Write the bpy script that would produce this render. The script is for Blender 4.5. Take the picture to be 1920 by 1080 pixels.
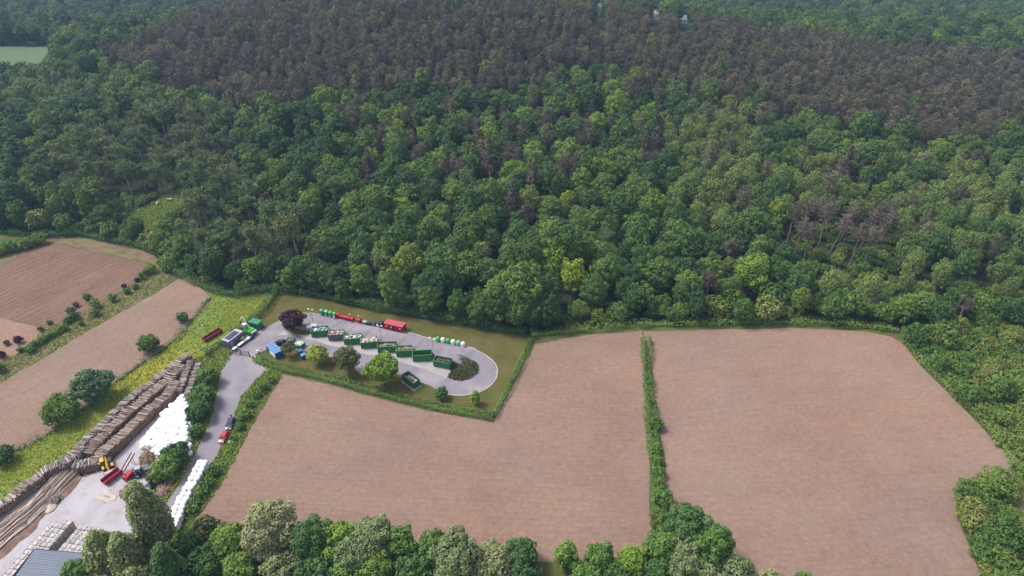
import bpy, bmesh, math, random
import numpy as np
from mathutils import Vector, Matrix
from mathutils.geometry import tessellate_polygon

for _o in list(bpy.data.objects):
    bpy.data.objects.remove(_o)
SC = bpy.context.scene
COL = SC.collection
R = math.radians
random.seed(7)
RNG = np.random.default_rng(7)

# ------------------------------------------------------------------ camera
CAM_H, PITCH, F = 125.0, R(34.0), 1200.0        # drone height (m), downward pitch, focal length for a 1920 wide frame
cam_d = bpy.data.cameras.new('camera')
cam = bpy.data.objects.new('camera', cam_d)
COL.objects.link(cam)
cam.location = (0, 0, CAM_H)
cam.rotation_euler = (R(90) - PITCH, 0, 0)
cam_d.sensor_width = 36.0
cam_d.lens = F / 1920 * 36.0
cam_d.clip_start = 1.0
cam_d.clip_end = 9000
SC.camera = cam

# ------------------------------------------------------------------ world, sun, exposure
SUN_EL, SUN_AZ = R(56), R(285)      # high sun behind thin overcast, from the left
wd = bpy.data.worlds.new('World')
SC.world = wd
wd.use_nodes = True
nt = wd.node_tree
nt.nodes.clear()
sky = nt.nodes.new('ShaderNodeTexSky')
sky.sky_type = 'NISHITA'
sky.sun_disc = False
sky.sun_elevation = SUN_EL
sky.sun_rotation = SUN_AZ
sky.air_density = 1.0
sky.dust_density = 4.0
sky.ozone_density = 1.0
hsv = nt.nodes.new('ShaderNodeHueSaturation')
hsv.inputs['Saturation'].default_value = 0.33
bg = nt.nodes.new('ShaderNodeBackground')
bg.inputs['Strength'].default_value = 0.13
wo = nt.nodes.new('ShaderNodeOutputWorld')
nt.links.new(sky.outputs[0], hsv.inputs['Color'])
nt.links.new(hsv.outputs[0], bg.inputs['Color'])
nt.links.new(bg.outputs[0], wo.inputs['Surface'])
sun_d = bpy.data.lights.new('sun', 'SUN')
sun_d.energy = 2.35
sun_d.angle = R(16)
sun_d.color = (1.0, 0.965, 0.92)
sun = bpy.data.objects.new('sun', sun_d)
COL.objects.link(sun)
sd = Vector((math.sin(SUN_AZ) * math.cos(SUN_EL), math.cos(SUN_AZ) * math.cos(SUN_EL), math.sin(SUN_EL)))
sun.rotation_euler = sd.to_track_quat('Z', 'Y').to_euler()
sun.location = sd * 500
SC.view_settings.view_transform = 'Standard'
SC.view_settings.look = 'None'
SC.view_settings.gamma = 1.0
SC.view_settings.exposure = 0.75
SC.view_settings.use_curve_mapping = False
cy = SC.cycles
cy.max_bounces = 4
cy.diffuse_bounces = 2
cy.glossy_bounces = 1
cy.transmission_bounces = 2
cy.volume_bounces = 0
cy.transparent_max_bounces = 4
cy.use_denoising = True
cy.denoising_prefilter = 'ACCURATE'
cy.denoising_input_passes = 'RGB_ALBEDO_NORMAL'
cy.caustics_reflective = False
cy.caustics_refractive = False

# ------------------------------------------------------------------ survey helpers
_cs, _sn = math.cos(PITCH), math.sin(PITCH)


def P(px, py, z=0.0):
    """ground position (at height z) of a point surveyed in the 1920 x 1080 photograph"""
    a, b = px - 960.0, 540.0 - py
    dx, dy, dz = a, F * _cs + b * _sn, -F * _sn + b * _cs
    t = (z - CAM_H) / dz
    return Vector((dx * t, dy * t, z))


def PP(pts, z=0.0):
    return [P(x, y, z) for x, y in pts]


def proj(X, Y, Z):
    """where world points fall in the surveyed photograph (numpy arrays)"""
    d = Y * _cs - (Z - CAM_H) * _sn
    u = Y * _sn + (Z - CAM_H) * _cs
    return 960 + F * X / d, 540 - F * u / d, d


def by_top(px, py, h):
    v = P(px, py, h)
    return Vector((v.x, v.y, 0))


EDGE_PX = [(-140, 408), (0, 436), (90, 444), (150, 443), (215, 455), (280, 470), (330, 512), (400, 545), (450, 556), (520, 546),
           (600, 560), (700, 582), (830, 604), (985, 628), (1060, 622), (1200, 612), (1500, 608), (1680, 624)]
EDGE = [P(*p) for p in EDGE_PX]
_ex = np.array([v.x for v in EDGE])
_ey = np.array([v.y for v in EDGE])


def sstep(a, b, x):
    t = np.clip((x - a) / (b - a), 0, 1)
    return t * t * (3 - 2 * t)


def height(X, Y):
    X = np.asarray(X, float)
    Y = np.asarray(Y, float)
    d = Y - np.interp(X, _ex, _ey)
    m = sstep(0, 80, d)
    hill = 33 * np.exp(-((X + 70) / np.where(X < -70, 200, 270)) ** 2 - ((Y - 475) / 125) ** 2)
    back = -20 * sstep(545, 660, Y) + 0.06 * np.maximum(Y - 760, 0)
    lump = 1.2 * np.sin(X * 0.021 + 1) * np.sin(Y * 0.017) * sstep(60, 160, d)
    return (hill + back + lump) * m


def T(px, py):
    """point of the terrain seen at a surveyed pixel"""
    z = 0.0
    for _ in range(25):
        v = P(px, py, z)
        z = 0.5 * z + 0.5 * float(height(v.x, v.y))
    v = P(px, py, z)
    v.z = float(height(v.x, v.y))
    return v


# ------------------------------------------------------------------ materials
def new_mat(name):
    m = bpy.data.materials.new(name)
    m.use_nodes = True
    n = m.node_tree
    b = n.nodes['Principled BSDF']
    b.inputs['Specular IOR Level'].default_value = 0.25
    return m, n, b


def node(n, t, **kw):
    x = n.nodes.new(t)
    for k, v in kw.items():
        if k in x.inputs:
            x.inputs[k].default_value = v
        else:
            setattr(x, k, v)
    return x


def ramp(n, stops, interp='LINEAR'):
    r = n.nodes.new('ShaderNodeValToRGB')
    r.color_ramp.interpolation = interp
    e = r.color_ramp.elements
    while len(e) > 1:
        e.remove(e[-1])
    e[0].position = stops[0][0]
    e[0].color = (*stops[0][1], 1)
    for p, c in stops[1:]:
        k = e.new(p)
        k.color = (*c, 1)
    return r


def mixc(n, fac, a, b, mode='MIX'):
    m = n.nodes.new('ShaderNodeMix')
    m.data_type = 'RGBA'
    m.blend_type = mode
    for sock, v in ((m.inputs[0], fac), (m.inputs[6], a), (m.inputs[7], b)):
        if hasattr(v, 'is_output'):
            n.links.new(v, sock)
        elif isinstance(v, (int, float)):
            sock.default_value = v
        else:
            sock.default_value = (*v, 1)
    return m.outputs[2]


def plain(name, c, rough=0.6, var=0.15, scale=1.5, metal=0.0, spec=0.25, dirt=None):
    """painted or bare surface with uneven wear"""
    m, n, b = new_mat(name)
    tc = n.nodes.new('ShaderNodeTexCoord')
    no = node(n, 'ShaderNodeTexNoise', Scale=scale, Detail=5.0, Roughness=0.65)
    n.links.new(tc.outputs['Object'], no.inputs['Vector'])
    lo = tuple(max(0, x * (1 - var)) for x in c)
    hi = tuple(min(1, x * (1 + var)) for x in c)
    r = ramp(n, [(0.3, lo), (0.7, hi)])
    n.links.new(no.outputs[0], r.inputs[0])
    out = r.outputs[0]
    if dirt:
        no2 = node(n, 'ShaderNodeTexNoise', Scale=scale * 2.7, Detail=6.0, Roughness=0.7)
        n.links.new(tc.outputs['Object'], no2.inputs['Vector'])
        r2 = ramp(n, [(0.52, (0, 0, 0)), (0.68, (0.7, 0.7, 0.7))])
        n.links.new(no2.outputs[0], r2.inputs[0])
        out = mixc(n, r2.outputs[0], out, dirt)
    n.links.new(out, b.inputs['Base Color'])
    b.inputs['Roughness'].default_value = rough
    b.inputs['Metallic'].default_value = metal
    b.inputs['Specular IOR Level'].default_value = spec
    return m


def leafy(name, stops, spread=0.35, rough=0.62):
    """foliage: each tree takes its own colour from the ramp, each leaf clump its own shade of it"""
    m, n, b = new_mat(name)
    oi = n.nodes.new('ShaderNodeObjectInfo')
    r = ramp(n, stops)
    n.links.new(oi.outputs['Random'], r.inputs[0])
    at = node(n, 'ShaderNodeAttribute', attribute_name='tint')
    mr = node(n, 'ShaderNodeMapRange')
    mr.inputs['To Min'].default_value = 1 - spread
    mr.inputs['To Max'].default_value = 1 + spread
    n.links.new(at.outputs['Fac'], mr.inputs['Value'])
    mul = n.nodes.new('ShaderNodeVectorMath')
    mul.operation = 'SCALE'
    n.links.new(r.outputs[0], mul.inputs[0])
    n.links.new(mr.outputs[0], mul.inputs['Scale'])
    n.links.new(mul.outputs[0], b.inputs['Base Color'])
    b.inputs['Roughness'].default_value = rough
    b.inputs['Specular IOR Level'].default_value = 0.22
    tr = n.nodes.new('ShaderNodeBsdfTranslucent')
    n.links.new(mul.outputs[0], tr.inputs['Color'])
    mx = n.nodes.new('ShaderNodeMixShader')
    mx.inputs[0].default_value = 0.15
    n.links.new(b.outputs[0], mx.inputs[1])
    n.links.new(tr.outputs[0], mx.inputs[2])
    n.links.new(mx.outputs[0], n.nodes['Material Output'].inputs['Surface'])
    return m


def soil(name, base, pale, dark, ang, pitch=0.75, furrow=0.5, patch=0.03, bump=0.5):
    """tilled earth: furrow lines in one direction, clods, pale dry and darker damp patches"""
    m, n, b = new_mat(name)
    tc = n.nodes.new('ShaderNodeTexCoord')
    mp = node(n, 'ShaderNodeMapping')
    mp.inputs['Rotation'].default_value = (0, 0, -ang)
    n.links.new(tc.outputs['Object'], mp.inputs['Vector'])
    big = node(n, 'ShaderNodeTexNoise', Scale=patch, Detail=5.0, Roughness=0.6)
    n.links.new(tc.outputs['Object'], big.inputs['Vector'])
    rb = ramp(n, [(0.3, base), (0.7, pale)])
    n.links.new(big.outputs[0], rb.inputs[0])
    # streaks stretched along the furrows
    mp2 = node(n, 'ShaderNodeMapping', vector_type='TEXTURE')
    mp2.inputs['Rotation'].default_value = (0, 0, ang)
    mp2.inputs['Scale'].default_value = (30.0, 1.0, 1.0)
    n.links.new(tc.outputs['Object'], mp2.inputs['Vector'])
    st = node(n, 'ShaderNodeTexNoise', Scale=1.6 / pitch, Detail=6.0, Roughness=0.8)
    n.links.new(mp2.outputs[0], st.inputs['Vector'])
    rs = ramp(n, [(0.3, (0, 0, 0)), (0.7, (1, 1, 1))])
    n.links.new(st.outputs[0], rs.inputs[0])
    c1 = mixc(n, rs.outputs[0], mixc(n, furrow, rb.outputs[0], dark), rb.outputs[0])
    mp3 = node(n, 'ShaderNodeMapping', vector_type='TEXTURE')
    mp3.inputs['Rotation'].default_value = (0, 0, ang)
    mp3.inputs['Scale'].default_value = (1.8, 1.0, 1.0)
    n.links.new(tc.outputs['Object'], mp3.inputs['Vector'])
    # clods
    cl = node(n, 'ShaderNodeTexNoise', Scale=0.75, Detail=6.0, Roughness=0.95)
    n.links.new(tc.outputs['Object'], cl.inputs['Vector'])
    rc = ramp(n, [(0.33, (0.45, 0.45, 0.45)), (0.42, (0.88, 0.88, 0.88)), (0.52, (1.0, 1.0, 1.0)), (0.58, (1.12, 1.12, 1.1)), (0.66, (1.5, 1.48, 1.4))])
    n.links.new(cl.outputs[0], rc.inputs[0])
    md = node(n, 'ShaderNodeTexNoise', Scale=0.12, Detail=8.0, Roughness=0.8)
    n.links.new(mp3.outputs[0], md.inputs['Vector'])
    rm = ramp(n, [(0.3, (0.84, 0.84, 0.85)), (0.5, (1, 1, 1)), (0.7, (1.1, 1.1, 1.08))])
    n.links.new(md.outputs[0], rm.inputs[0])
    c1 = mixc(n, 0.8, c1, rm.outputs[0], 'MULTIPLY')
    dm = node(n, 'ShaderNodeTexNoise', Scale=0.02, Detail=6.0, Roughness=0.7)
    n.links.new(mp3.outputs[0], dm.inputs['Vector'])
    rd = ramp(n, [(0.38, (0.93, 0.95, 0.98)), (0.5, (1, 1, 1)), (0.62, (1.07, 1.02, 0.95))])
    n.links.new(dm.outputs[0], rd.inputs[0])
    c1 = mixc(n, 1.0, c1, rd.outputs[0], 'MULTIPLY')
    # drill lines
    wv = node(n, 'ShaderNodeTexWave', Scale=0.16 / pitch, Distortion=1.2, Detail=3.0)
    wv.bands_direction = 'Y'
    wv.inputs['Detail Scale'].default_value = 0.4
    n.links.new(mp.outputs[0], wv.inputs['Vector'])
    rw = ramp(n, [(0.0, (0.86, 0.86, 0.86)), (0.25, (1, 1, 1)), (1.0, (1.02, 1.02, 1.02))])
    n.links.new(wv.outputs[0], rw.inputs[0])
    c1 = mixc(n, min(1.0, furrow * 1.3), c1, rw.outputs[0], 'MULTIPLY')
    c2 = mixc(n, 0.9, c1, rc.outputs[0], 'MULTIPLY')
    sp = node(n, 'ShaderNodeTexVoronoi', Scale=0.28)
    n.links.new(tc.outputs['Object'], sp.inputs['Vector'])
    rp = ramp(n, [(0.0, (1, 1, 1)), (0.05, (0.8, 0.8, 0.8)), (0.09, (0, 0, 0))])
    n.links.new(sp.outputs['Distance'], rp.inputs[0])
    gate = ramp(n, [(0.55, (0, 0, 0)), (0.66, (0.8, 0.8, 0.8))])
    g2 = node(n, 'ShaderNodeTexNoise', Scale=0.06, Detail=2.0)
    n.links.new(tc.outputs['Object'], g2.inputs['Vector'])
    n.links.new(g2.outputs[0], gate.inputs[0])
    gm = mixc(n, 1.0, rp.outputs[0], gate.outputs[0], 'MULTIPLY')
    c3 = mixc(n, gm, c2, dark)
    n.links.new(c3, b.inputs['Base Color'])
    b.inputs['Roughness'].default_value = 0.95
    b.inputs['Specular IOR Level'].default_value = 0.1
    bp = node(n, 'ShaderNodeBump', Strength=bump, Distance=0.25)
    add = node(n, 'ShaderNodeMath', operation='ADD')
    n.links.new(cl.outputs[0], add.inputs[0])
    n.links.new(st.outputs[0], add.inputs[1])
    n.links.new(add.outputs[0], bp.inputs['Height'])
    n.links.new(bp.outputs[0], b.inputs['Normal'])
    return m


def patchy(name, stops, scale=0.25, fine=3.0, mixf=0.5, rough=0.95, bump=0.5, extra=None, stretch=None):
    """grass, gravel, asphalt: broad patches plus fine grain"""
    m, n, b = new_mat(name)
    tc = n.nodes.new('ShaderNodeTexCoord')
    vec = tc.outputs['Object']
    if stretch:
        mp = node(n, 'ShaderNodeMapping', vector_type='TEXTURE')
        mp.inputs['Rotation'].default_value = (0, 0, stretch[0])
        mp.inputs['Scale'].default_value = (1 / stretch[1], 1, 1)
        n.links.new(vec, mp.inputs['Vector'])
        vec = mp.outputs[0]
    a = node(n, 'ShaderNodeTexNoise', Scale=scale, Detail=6.0, Roughness=0.65, Distortion=0.6)
    n.links.new(vec, a.inputs['Vector'])
    r = ramp(n, stops)
    n.links.new(a.outputs[0], r.inputs[0])
    f = node(n, 'ShaderNodeTexNoise', Scale=fine, Detail=5.0, Roughness=0.8)
    n.links.new(tc.outputs['Object'], f.inputs['Vector'])
    rf = ramp(n, [(0.3, (0.5, 0.5, 0.5)), (0.7, (1.35, 1.35, 1.35))])
    n.links.new(f.outputs[0], rf.inputs[0])
    c = mixc(n, mixf, r.outputs[0], rf.outputs[0], 'MULTIPLY')
    if extra:   # (colour, scale, low, high): a second growth or stain in patches of its own
        for col, sc, lo, hi, amt in extra:
            e = node(n, 'ShaderNodeTexNoise', Scale=sc, Detail=4.0, Roughness=0.6)
            n.links.new(vec, e.inputs['Vector'])
            re = ramp(n, [(lo, (0, 0, 0)), (hi, (amt, amt, amt))])
            n.links.new(e.outputs[0], re.inputs[0])
            c = mixc(n, re.outputs[0], c, col)
    n.links.new(c, b.inputs['Base Color'])
    b.inputs['Roughness'].default_value = rough
    b.inputs['Specular IOR Level'].default_value = 0.13
    bp = node(n, 'ShaderNodeBump', Strength=bump, Distance=0.2)
    n.links.new(f.outputs[0], bp.inputs['Height'])
    n.links.new(bp.outputs[0], b.inputs['Normal'])
    return m


MT = {}
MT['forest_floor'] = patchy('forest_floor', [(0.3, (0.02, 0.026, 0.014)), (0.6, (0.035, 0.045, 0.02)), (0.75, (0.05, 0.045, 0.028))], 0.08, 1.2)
_soil = dict(base=(0.22, 0.142, 0.11), pale=(0.258, 0.176, 0.139), dark=(0.12, 0.075, 0.06))
MT['soil_a'] = soil('tilled_soil', **_soil, ang=R(-3), furrow=0.32)
MT['soil_b'] = soil('tilled_soil_east', **_soil, ang=R(4), furrow=0.22)
MT['soil_c'] = soil('tilled_soil_strip', (0.235, 0.158, 0.12), (0.275, 0.19, 0.15), (0.14, 0.095, 0.075), R(63), furrow=0.55, patch=0.05)
MT['soil_d'] = soil('ploughed_soil', (0.2, 0.125, 0.092), (0.265, 0.172, 0.132), (0.1, 0.06, 0.045), R(60), pitch=1.3, furrow=0.85, patch=0.06, bump=1.0)
MT['soil_e'] = soil('raked_soil', (0.235, 0.15, 0.11), (0.265, 0.172, 0.132), (0.2, 0.12, 0.085), R(60), furrow=0.2)
MT['meadow'] = patchy('meadow_ground', [(0.3, (0.095, 0.155, 0.032)), (0.5, (0.14, 0.2, 0.042)), (0.7, (0.19, 0.22, 0.045))], 0.12, 2.5, 0.5,
                      extra=[((0.28, 0.22, 0.012), 0.09, 0.48, 0.66, 0.75)], stretch=(R(62), 0.35))
MT['lawn'] = patchy('dry_lawn', [(0.3, (0.064, 0.07, 0.018)), (0.5, (0.094, 0.087, 0.026)), (0.7, (0.128, 0.095, 0.04))], 0.16, 2.2, 0.45,
                    extra=[((0.06, 0.085, 0.018), 0.07, 0.52, 0.68, 0.75), ((0.17, 0.12, 0.06), 0.35, 0.6, 0.75, 0.6)])
MT['rough_grass'] = patchy('rough_grass', [(0.3, (0.05, 0.08, 0.02)), (0.55, (0.09, 0.1, 0.03)), (0.72, (0.16, 0.125, 0.065))], 0.3, 2.5, 0.5)
MT['dry_grass'] = patchy('dry_grass_bank', [(0.3, (0.085, 0.085, 0.035)), (0.5, (0.16, 0.125, 0.07)), (0.7, (0.2, 0.14, 0.095))], 0.35, 2.5, 0.5)
MT['clearing'] = patchy('clearing_grass', [(0.3, (0.04, 0.062, 0.016)), (0.6, (0.07, 0.088, 0.022)), (0.8, (0.1, 0.088, 0.03))], 0.25, 1.5, 0.6)
MT['far_field'] = patchy('far_pasture', [(0.3, (0.075, 0.115, 0.055)), (0.7, (0.1, 0.135, 0.07))], 0.05, 0.6, 0.2)
MT['asphalt'] = patchy('worn_asphalt', [(0.3, (0.18, 0.162, 0.19)), (0.7, (0.228, 0.206, 0.236))], 0.12, 4.0, 0.2, 0.85, 0.15,
                       extra=[((0.1, 0.09, 0.1), 0.3, 0.58, 0.72, 0.55), ((0.29, 0.255, 0.265), 0.07, 0.52, 0.66, 0.75)])
MT['concrete'] = patchy('pale_concrete', [(0.3, (0.26, 0.235, 0.24)), (0.7, (0.37, 0.335, 0.335))], 0.35, 4.0, 0.25, 0.85, 0.15)
MT['gravel'] = patchy('yard_gravel', [(0.28, (0.28, 0.235, 0.235)), (0.5, (0.36, 0.335, 0.365)), (0.75, (0.43, 0.41, 0.455))], 0.1, 3.0, 0.35, 0.95, 0.4,
                      extra=[((0.26, 0.18, 0.15), 0.16, 0.57, 0.7, 0.7)])
MT['bark_ground'] = patchy('bark_litter', [(0.3, (0.1, 0.062, 0.048)), (0.55, (0.19, 0.125, 0.1)), (0.75, (0.27, 0.19, 0.155))], 0.6, 5.0, 0.7, 0.95, 0.9)
MT['sawdust'] = patchy('sawdust', [(0.3, (0.36, 0.31, 0.27)), (0.7, (0.5, 0.44, 0.38))], 0.5, 5.0, 0.3, 0.95, 0.4)

# foliage colours (linear): dark and mid broadleaf greens, olive birch, grey-brown pine ...
MT['leaf_oak'] = leafy('broadleaf_leaves', [(0.0, (0.0408, 0.08892, 0.024)), (0.35, (0.06, 0.117, 0.028)), (0.65, (0.0792, 0.1427, 0.029)), (0.85, (0.108, 0.1696, 0.034)), (1.0, (0.156, 0.2223, 0.032))])
MT['leaf_birch'] = leafy('birch_leaves', [(0.0, (0.096, 0.15, 0.0378)), (0.5, (0.132, 0.186, 0.0483)), (1.0, (0.174, 0.222, 0.0546))])
MT['needle_pine'] = leafy('pine_needles', [(0.0, (0.08779, 0.07612, 0.05286)), (0.35, (0.1207, 0.1044, 0.0708)), (0.6, (0.1097, 0.1087, 0.06042)), (0.85, (0.1591, 0.1469, 0.07741)), (1.0, (0.2085, 0.1958, 0.08496))], 0.55)
MT['needle_dead'] = leafy('brown_needles', [(0.0, (0.105, 0.083, 0.066)), (1.0, (0.15, 0.122, 0.096))], 0.45)
MT['leaf_thin'] = leafy('thin_leaves', [(0.0, (0.0805, 0.138, 0.044)), (0.5, (0.115, 0.162, 0.0528)), (1.0, (0.161, 0.18, 0.066))], 0.4)
MT['leaf_shrub'] = leafy('shrub_leaves', [(0.0, (0.0616, 0.1254, 0.024)), (0.4, (0.0952, 0.1653, 0.03)), (0.75, (0.14, 0.1938, 0.036)), (1.0, (0.1792, 0.1995, 0.05))])
MT['leaf_yellow'] = leafy('lime_leaves', [(0.0, (0.2, 0.27, 0.022)), (1.0, (0.26, 0.32, 0.022))], 0.3)
MT['leaf_bright'] = leafy('fresh_leaves', [(0.0, (0.135, 0.23, 0.025)), (1.0, (0.185, 0.265, 0.038))], 0.4)
MT['leaf_lime_pale'] = leafy('pale_lime_leaves', [(0.0, (0.27, 0.32, 0.055)), (1.0, (0.3, 0.34, 0.065))], 0.35)
MT['leaf_purple'] = leafy('purple_leaves', [(0.0, (0.04375, 0.0132, 0.023)), (1.0, (0.06, 0.0198, 0.0322))], 0.5)
MT['leaf_olive'] = leafy('olive_leaves', [(0.0, (0.085, 0.1, 0.038)), (1.0, (0.105, 0.115, 0.045))], 0.45)
MT['leaf_orange'] = leafy('orange_leaves', [(0.0, (0.3, 0.12, 0.03)), (1.0, (0.34, 0.14, 0.04))], 0.3)
MT['leaf_willow'] = leafy('willow_leaves', [(0.0, (0.1404, 0.1925, 0.075)), (1.0, (0.2052, 0.242, 0.1))], 0.4)
MT['leaf_silver'] = leafy('silver_leaves', [(0.0, (0.21, 0.235, 0.1)), (1.0, (0.25, 0.265, 0.125))], 0.45)
MT['leaf_poplar'] = leafy('poplar_leaves', [(0.0, (0.19, 0.23, 0.085)), (1.0, (0.215, 0.25, 0.095))], 0.6)
MT['leaf_mid'] = leafy('mid_green_leaves', [(0.0, (0.0805, 0.1595, 0.0315)), (0.5, (0.1092, 0.1925, 0.0378)), (1.0, (0.1495, 0.231, 0.0399))])
MT['leaf_dark'] = leafy('dark_green_leaves', [(0.0, (0.054, 0.1207, 0.0315)), (1.0, (0.072, 0.1437, 0.0357))])
MT['leaf_teal'] = leafy('grey_green_leaves', [(0.0, (0.085, 0.155, 0.066)), (1.0, (0.105, 0.18, 0.078))], 0.45)
MT['leaf_hedge'] = leafy('hedge_leaves', [(0.0, (0.078, 0.1625, 0.0308)), (1.0, (0.1105, 0.1938, 0.0396))], 0.5)
MT['grass_blade'] = leafy('grass_blades', [(0.0, (0.1495, 0.2415, 0.042)), (0.6, (0.2185, 0.2875, 0.0525)), (1.0, (0.299, 0.3105, 0.05775))])
MT['flower'] = leafy('buttercup_heads', [(0.0, (0.4032, 0.391, 0.024)), (1.0, (0.5376, 0.483, 0.024))], 0.3)
MT['leaf_ground'] = leafy('ground_cover', [(0.0, (0.05, 0.055, 0.022)), (0.5, (0.075, 0.078, 0.03)), (1.0, (0.1, 0.09, 0.04))], 0.5)
MT['bark'] = plain('tree_bark', (0.085, 0.066, 0.052), 0.9, 0.35, 3)
MT['bark_pale'] = plain('pale_bark', (0.34, 0.31, 0.275), 0.9, 0.3, 2)
MT['bark_lean'] = plain('pine_bark', (0.2, 0.165, 0.145), 0.9, 0.3, 2)
MT['bark_grey'] = plain('grey_bark', (0.15, 0.125, 0.11), 0.9, 0.3, 2)


# ------------------------------------------------------------------ mesh helpers
class MB:
    def __init__(self):
        self.v, self.f, self.m = [], [], []

    def poly(self, pts, mat=0):
        b = len(self.v)
        self.v += [tuple(p) for p in pts]
        self.f.append(tuple(range(b, b + len(pts))))
        self.m.append(mat)

    def box(self, x0, x1, y0, y1, z0, z1, mat=0, M=None, tx=0.0, ty=0.0):
        """box; tx, ty draw the top in"""
        c = [(x0, y0, z0), (x1, y0, z0), (x1, y1, z0), (x0, y1, z0), (x0 + tx, y0 + ty, z1), (x1 - tx, y0 + ty, z1), (x1 - tx, y1 - ty, z1), (x0 + tx, y1 - ty, z1)]
        if M is not None:
            c = [tuple(M @ Vector(p)) for p in c]
        b = len(self.v)
        self.v += c
        for q in ((0, 3, 2, 1), (4, 5, 6, 7), (0, 1, 5, 4), (1, 2, 6, 5), (2, 3, 7, 6), (3, 0, 4, 7)):
            self.f.append(tuple(b + i for i in q))
            self.m.append(mat)
        return self

    def tube(self, pts, radii, n=8, mat=0, cap=True):
        b0 = len(self.v)
        pts = [Vector(p) for p in pts]
        for i, p in enumerate(pts):
            a = pts[max(i - 1, 0)]
            c = pts[min(i + 1, len(pts) - 1)]
            d = (c - a).normalized()
            u = d.orthogonal().normalized()
            if abs(d.z) < 0.95:
                u = d.cross(Vector((0, 0, 1))).normalized()
            w = d.cross(u)
            for k in range(n):
                t = 2 * math.pi * k / n
                self.v.append(tuple(p + (u * math.cos(t) + w * math.sin(t)) * radii[i]))
        for i in range(len(pts) - 1):
            for k in range(n):
                a, c = b0 + i * n + k, b0 + i * n + (k + 1) % n
                self.f.append((a, c, c + n, a + n))
                self.m.append(mat)
        if cap:
            self.f.append(tuple(b0 + k for k in range(n))[::-1])
            self.m.append(mat)
            e = b0 + (len(pts) - 1) * n
            self.f.append(tuple(e + k for k in range(n)))
            self.m.append(mat)
        return self

    def lathe(self, prof, n=14, mat=0, c=(0, 0)):
        """profile [(r, z)...] turned round the vertical"""
        b0 = len(self.v)
        for r, z in prof:
            for k in range(n):
                t = 2 * math.pi * k / n
                self.v.append((c[0] + r * math.cos(t), c[1] + r * math.sin(t), z))
        for i in range(len(prof) - 1):
            for k in range(n):
                a, d = b0 + i * n + k, b0 + i * n + (k + 1) % n
                self.f.append((a, d, d + n, a + n))
                self.m.append(mat)
        self.f.append(tuple(b0 + (len(prof) - 1) * n + k for k in range(n)))
        self.m.append(mat)
        return self

    def loft(self, rings, mat=0, cap=True):
        b0 = len(self.v)
        n = len(rings[0])
        for r in rings:
            self.v += [tuple(p) for p in r]
        for i in range(len(rings) - 1):
            for k in range(n):
                a, d = b0 + i * n + k, b0 + i * n + (k + 1) % n
                self.f.append((a, d, d + n, a + n))
                self.m.append(mat)
        if cap:
            self.f.append(tuple(b0 + k for k in range(n))[::-1])
            e = b0 + (len(rings) - 1) * n
            self.f.append(tuple(e + k for k in range(n)))
            self.m += [mat, mat]
        return self

    def mesh(self, name, mats, smooth=False, bevel=0.0):
        me = bpy.data.meshes.new(name)
        me.from_pydata(self.v, [], self.f)
        for m in (mats if isinstance(mats, (list, tuple)) else [mats]):
            me.materials.append(m)
        me.polygons.foreach_set('material_index', self.m)
        if smooth:
            me.polygons.foreach_set('use_smooth', [True] * len(self.f))
        bm = bmesh.new()
        bm.from_mesh(me)
        bmesh.ops.recalc_face_normals(bm, faces=bm.faces)
        if bevel:
            bmesh.ops.bevel(bm, geom=list(bm.edges), offset=bevel, segments=1, affect='EDGES', clamp_overlap=True)
        bm.to_mesh(me)
        bm.free()
        return me

    def build(self, name, mats, parent=None, smooth=False, bevel=0.0):
        return link(name, self.mesh(name, mats, smooth, bevel), parent)


def link(name, data, parent=None, loc=None, rz=0.0, scale=None):
    o = bpy.data.objects.new(name, data)
    COL.objects.link(o)
    if parent is not None:
        o.parent = parent
    if loc is not None:
        o.location = loc
    if rz:
        o.rotation_euler = (0, 0, rz)
    if scale is not None:
        o.scale = scale if hasattr(scale, '__len__') else (scale,) * 3
    return o


def tag(o, label=None, cat=None, group=None, kind=None):
    if label:
        o['label'] = label
    if cat:
        o['category'] = cat
    if group:
        o['group'] = group
    if kind:
        o['kind'] = kind
    return o


def thing(name, label, cat, loc, rz=0.0, group=None):
    o = link(name, None, None, loc, rz)
    o.empty_display_size = 0.3
    return tag(o, label, cat, group)


def copy_tree(o, parent=None):
    c = o.copy()
    COL.objects.link(c)
    c.parent = parent
    for ch in o.children:
        copy_tree(ch, c)
    return c


def frame(A, B):
    """base edge A-B surveyed in the photograph: origin, heading, length"""
    a, b = P(*A), P(*B)
    d = b - a
    return a, math.atan2(d.y, d.x), d.length


def dense(pts, step=2.0, closed=True, jit=0.0, smooth=True, seed=1):
    """resampled outline, rounded and slightly uneven"""
    rs = random.Random(seed)
    pts = [Vector((p[0], p[1], 0)) for p in pts]
    n = len(pts)
    out = []
    for i in range(n if closed else n - 1):
        p1, p2 = pts[i], pts[(i + 1) % n]
        p0 = pts[(i - 1) % n] if (closed or i > 0) else p1
        p3 = pts[(i + 2) % n] if (closed or i + 2 < n) else p2
        k = max(1, int((p2 - p1).length / step))
        for j in range(k):
            t = j / k
            if smooth:
                q = 0.5 * ((2 * p1) + (p2 - p0) * t + (2 * p0 - 5 * p1 + 4 * p2 - p3) * t * t + (3 * p1 - p0 - 3 * p2 + p3) * t ** 3)
            else:
                q = p1.lerp(p2, t)
            if jit:
                q = q + Vector((rs.uniform(-jit, jit), rs.uniform(-jit, jit), 0))
            out.append(q)
    if not closed:
        out.append(pts[-1])
    return out


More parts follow.
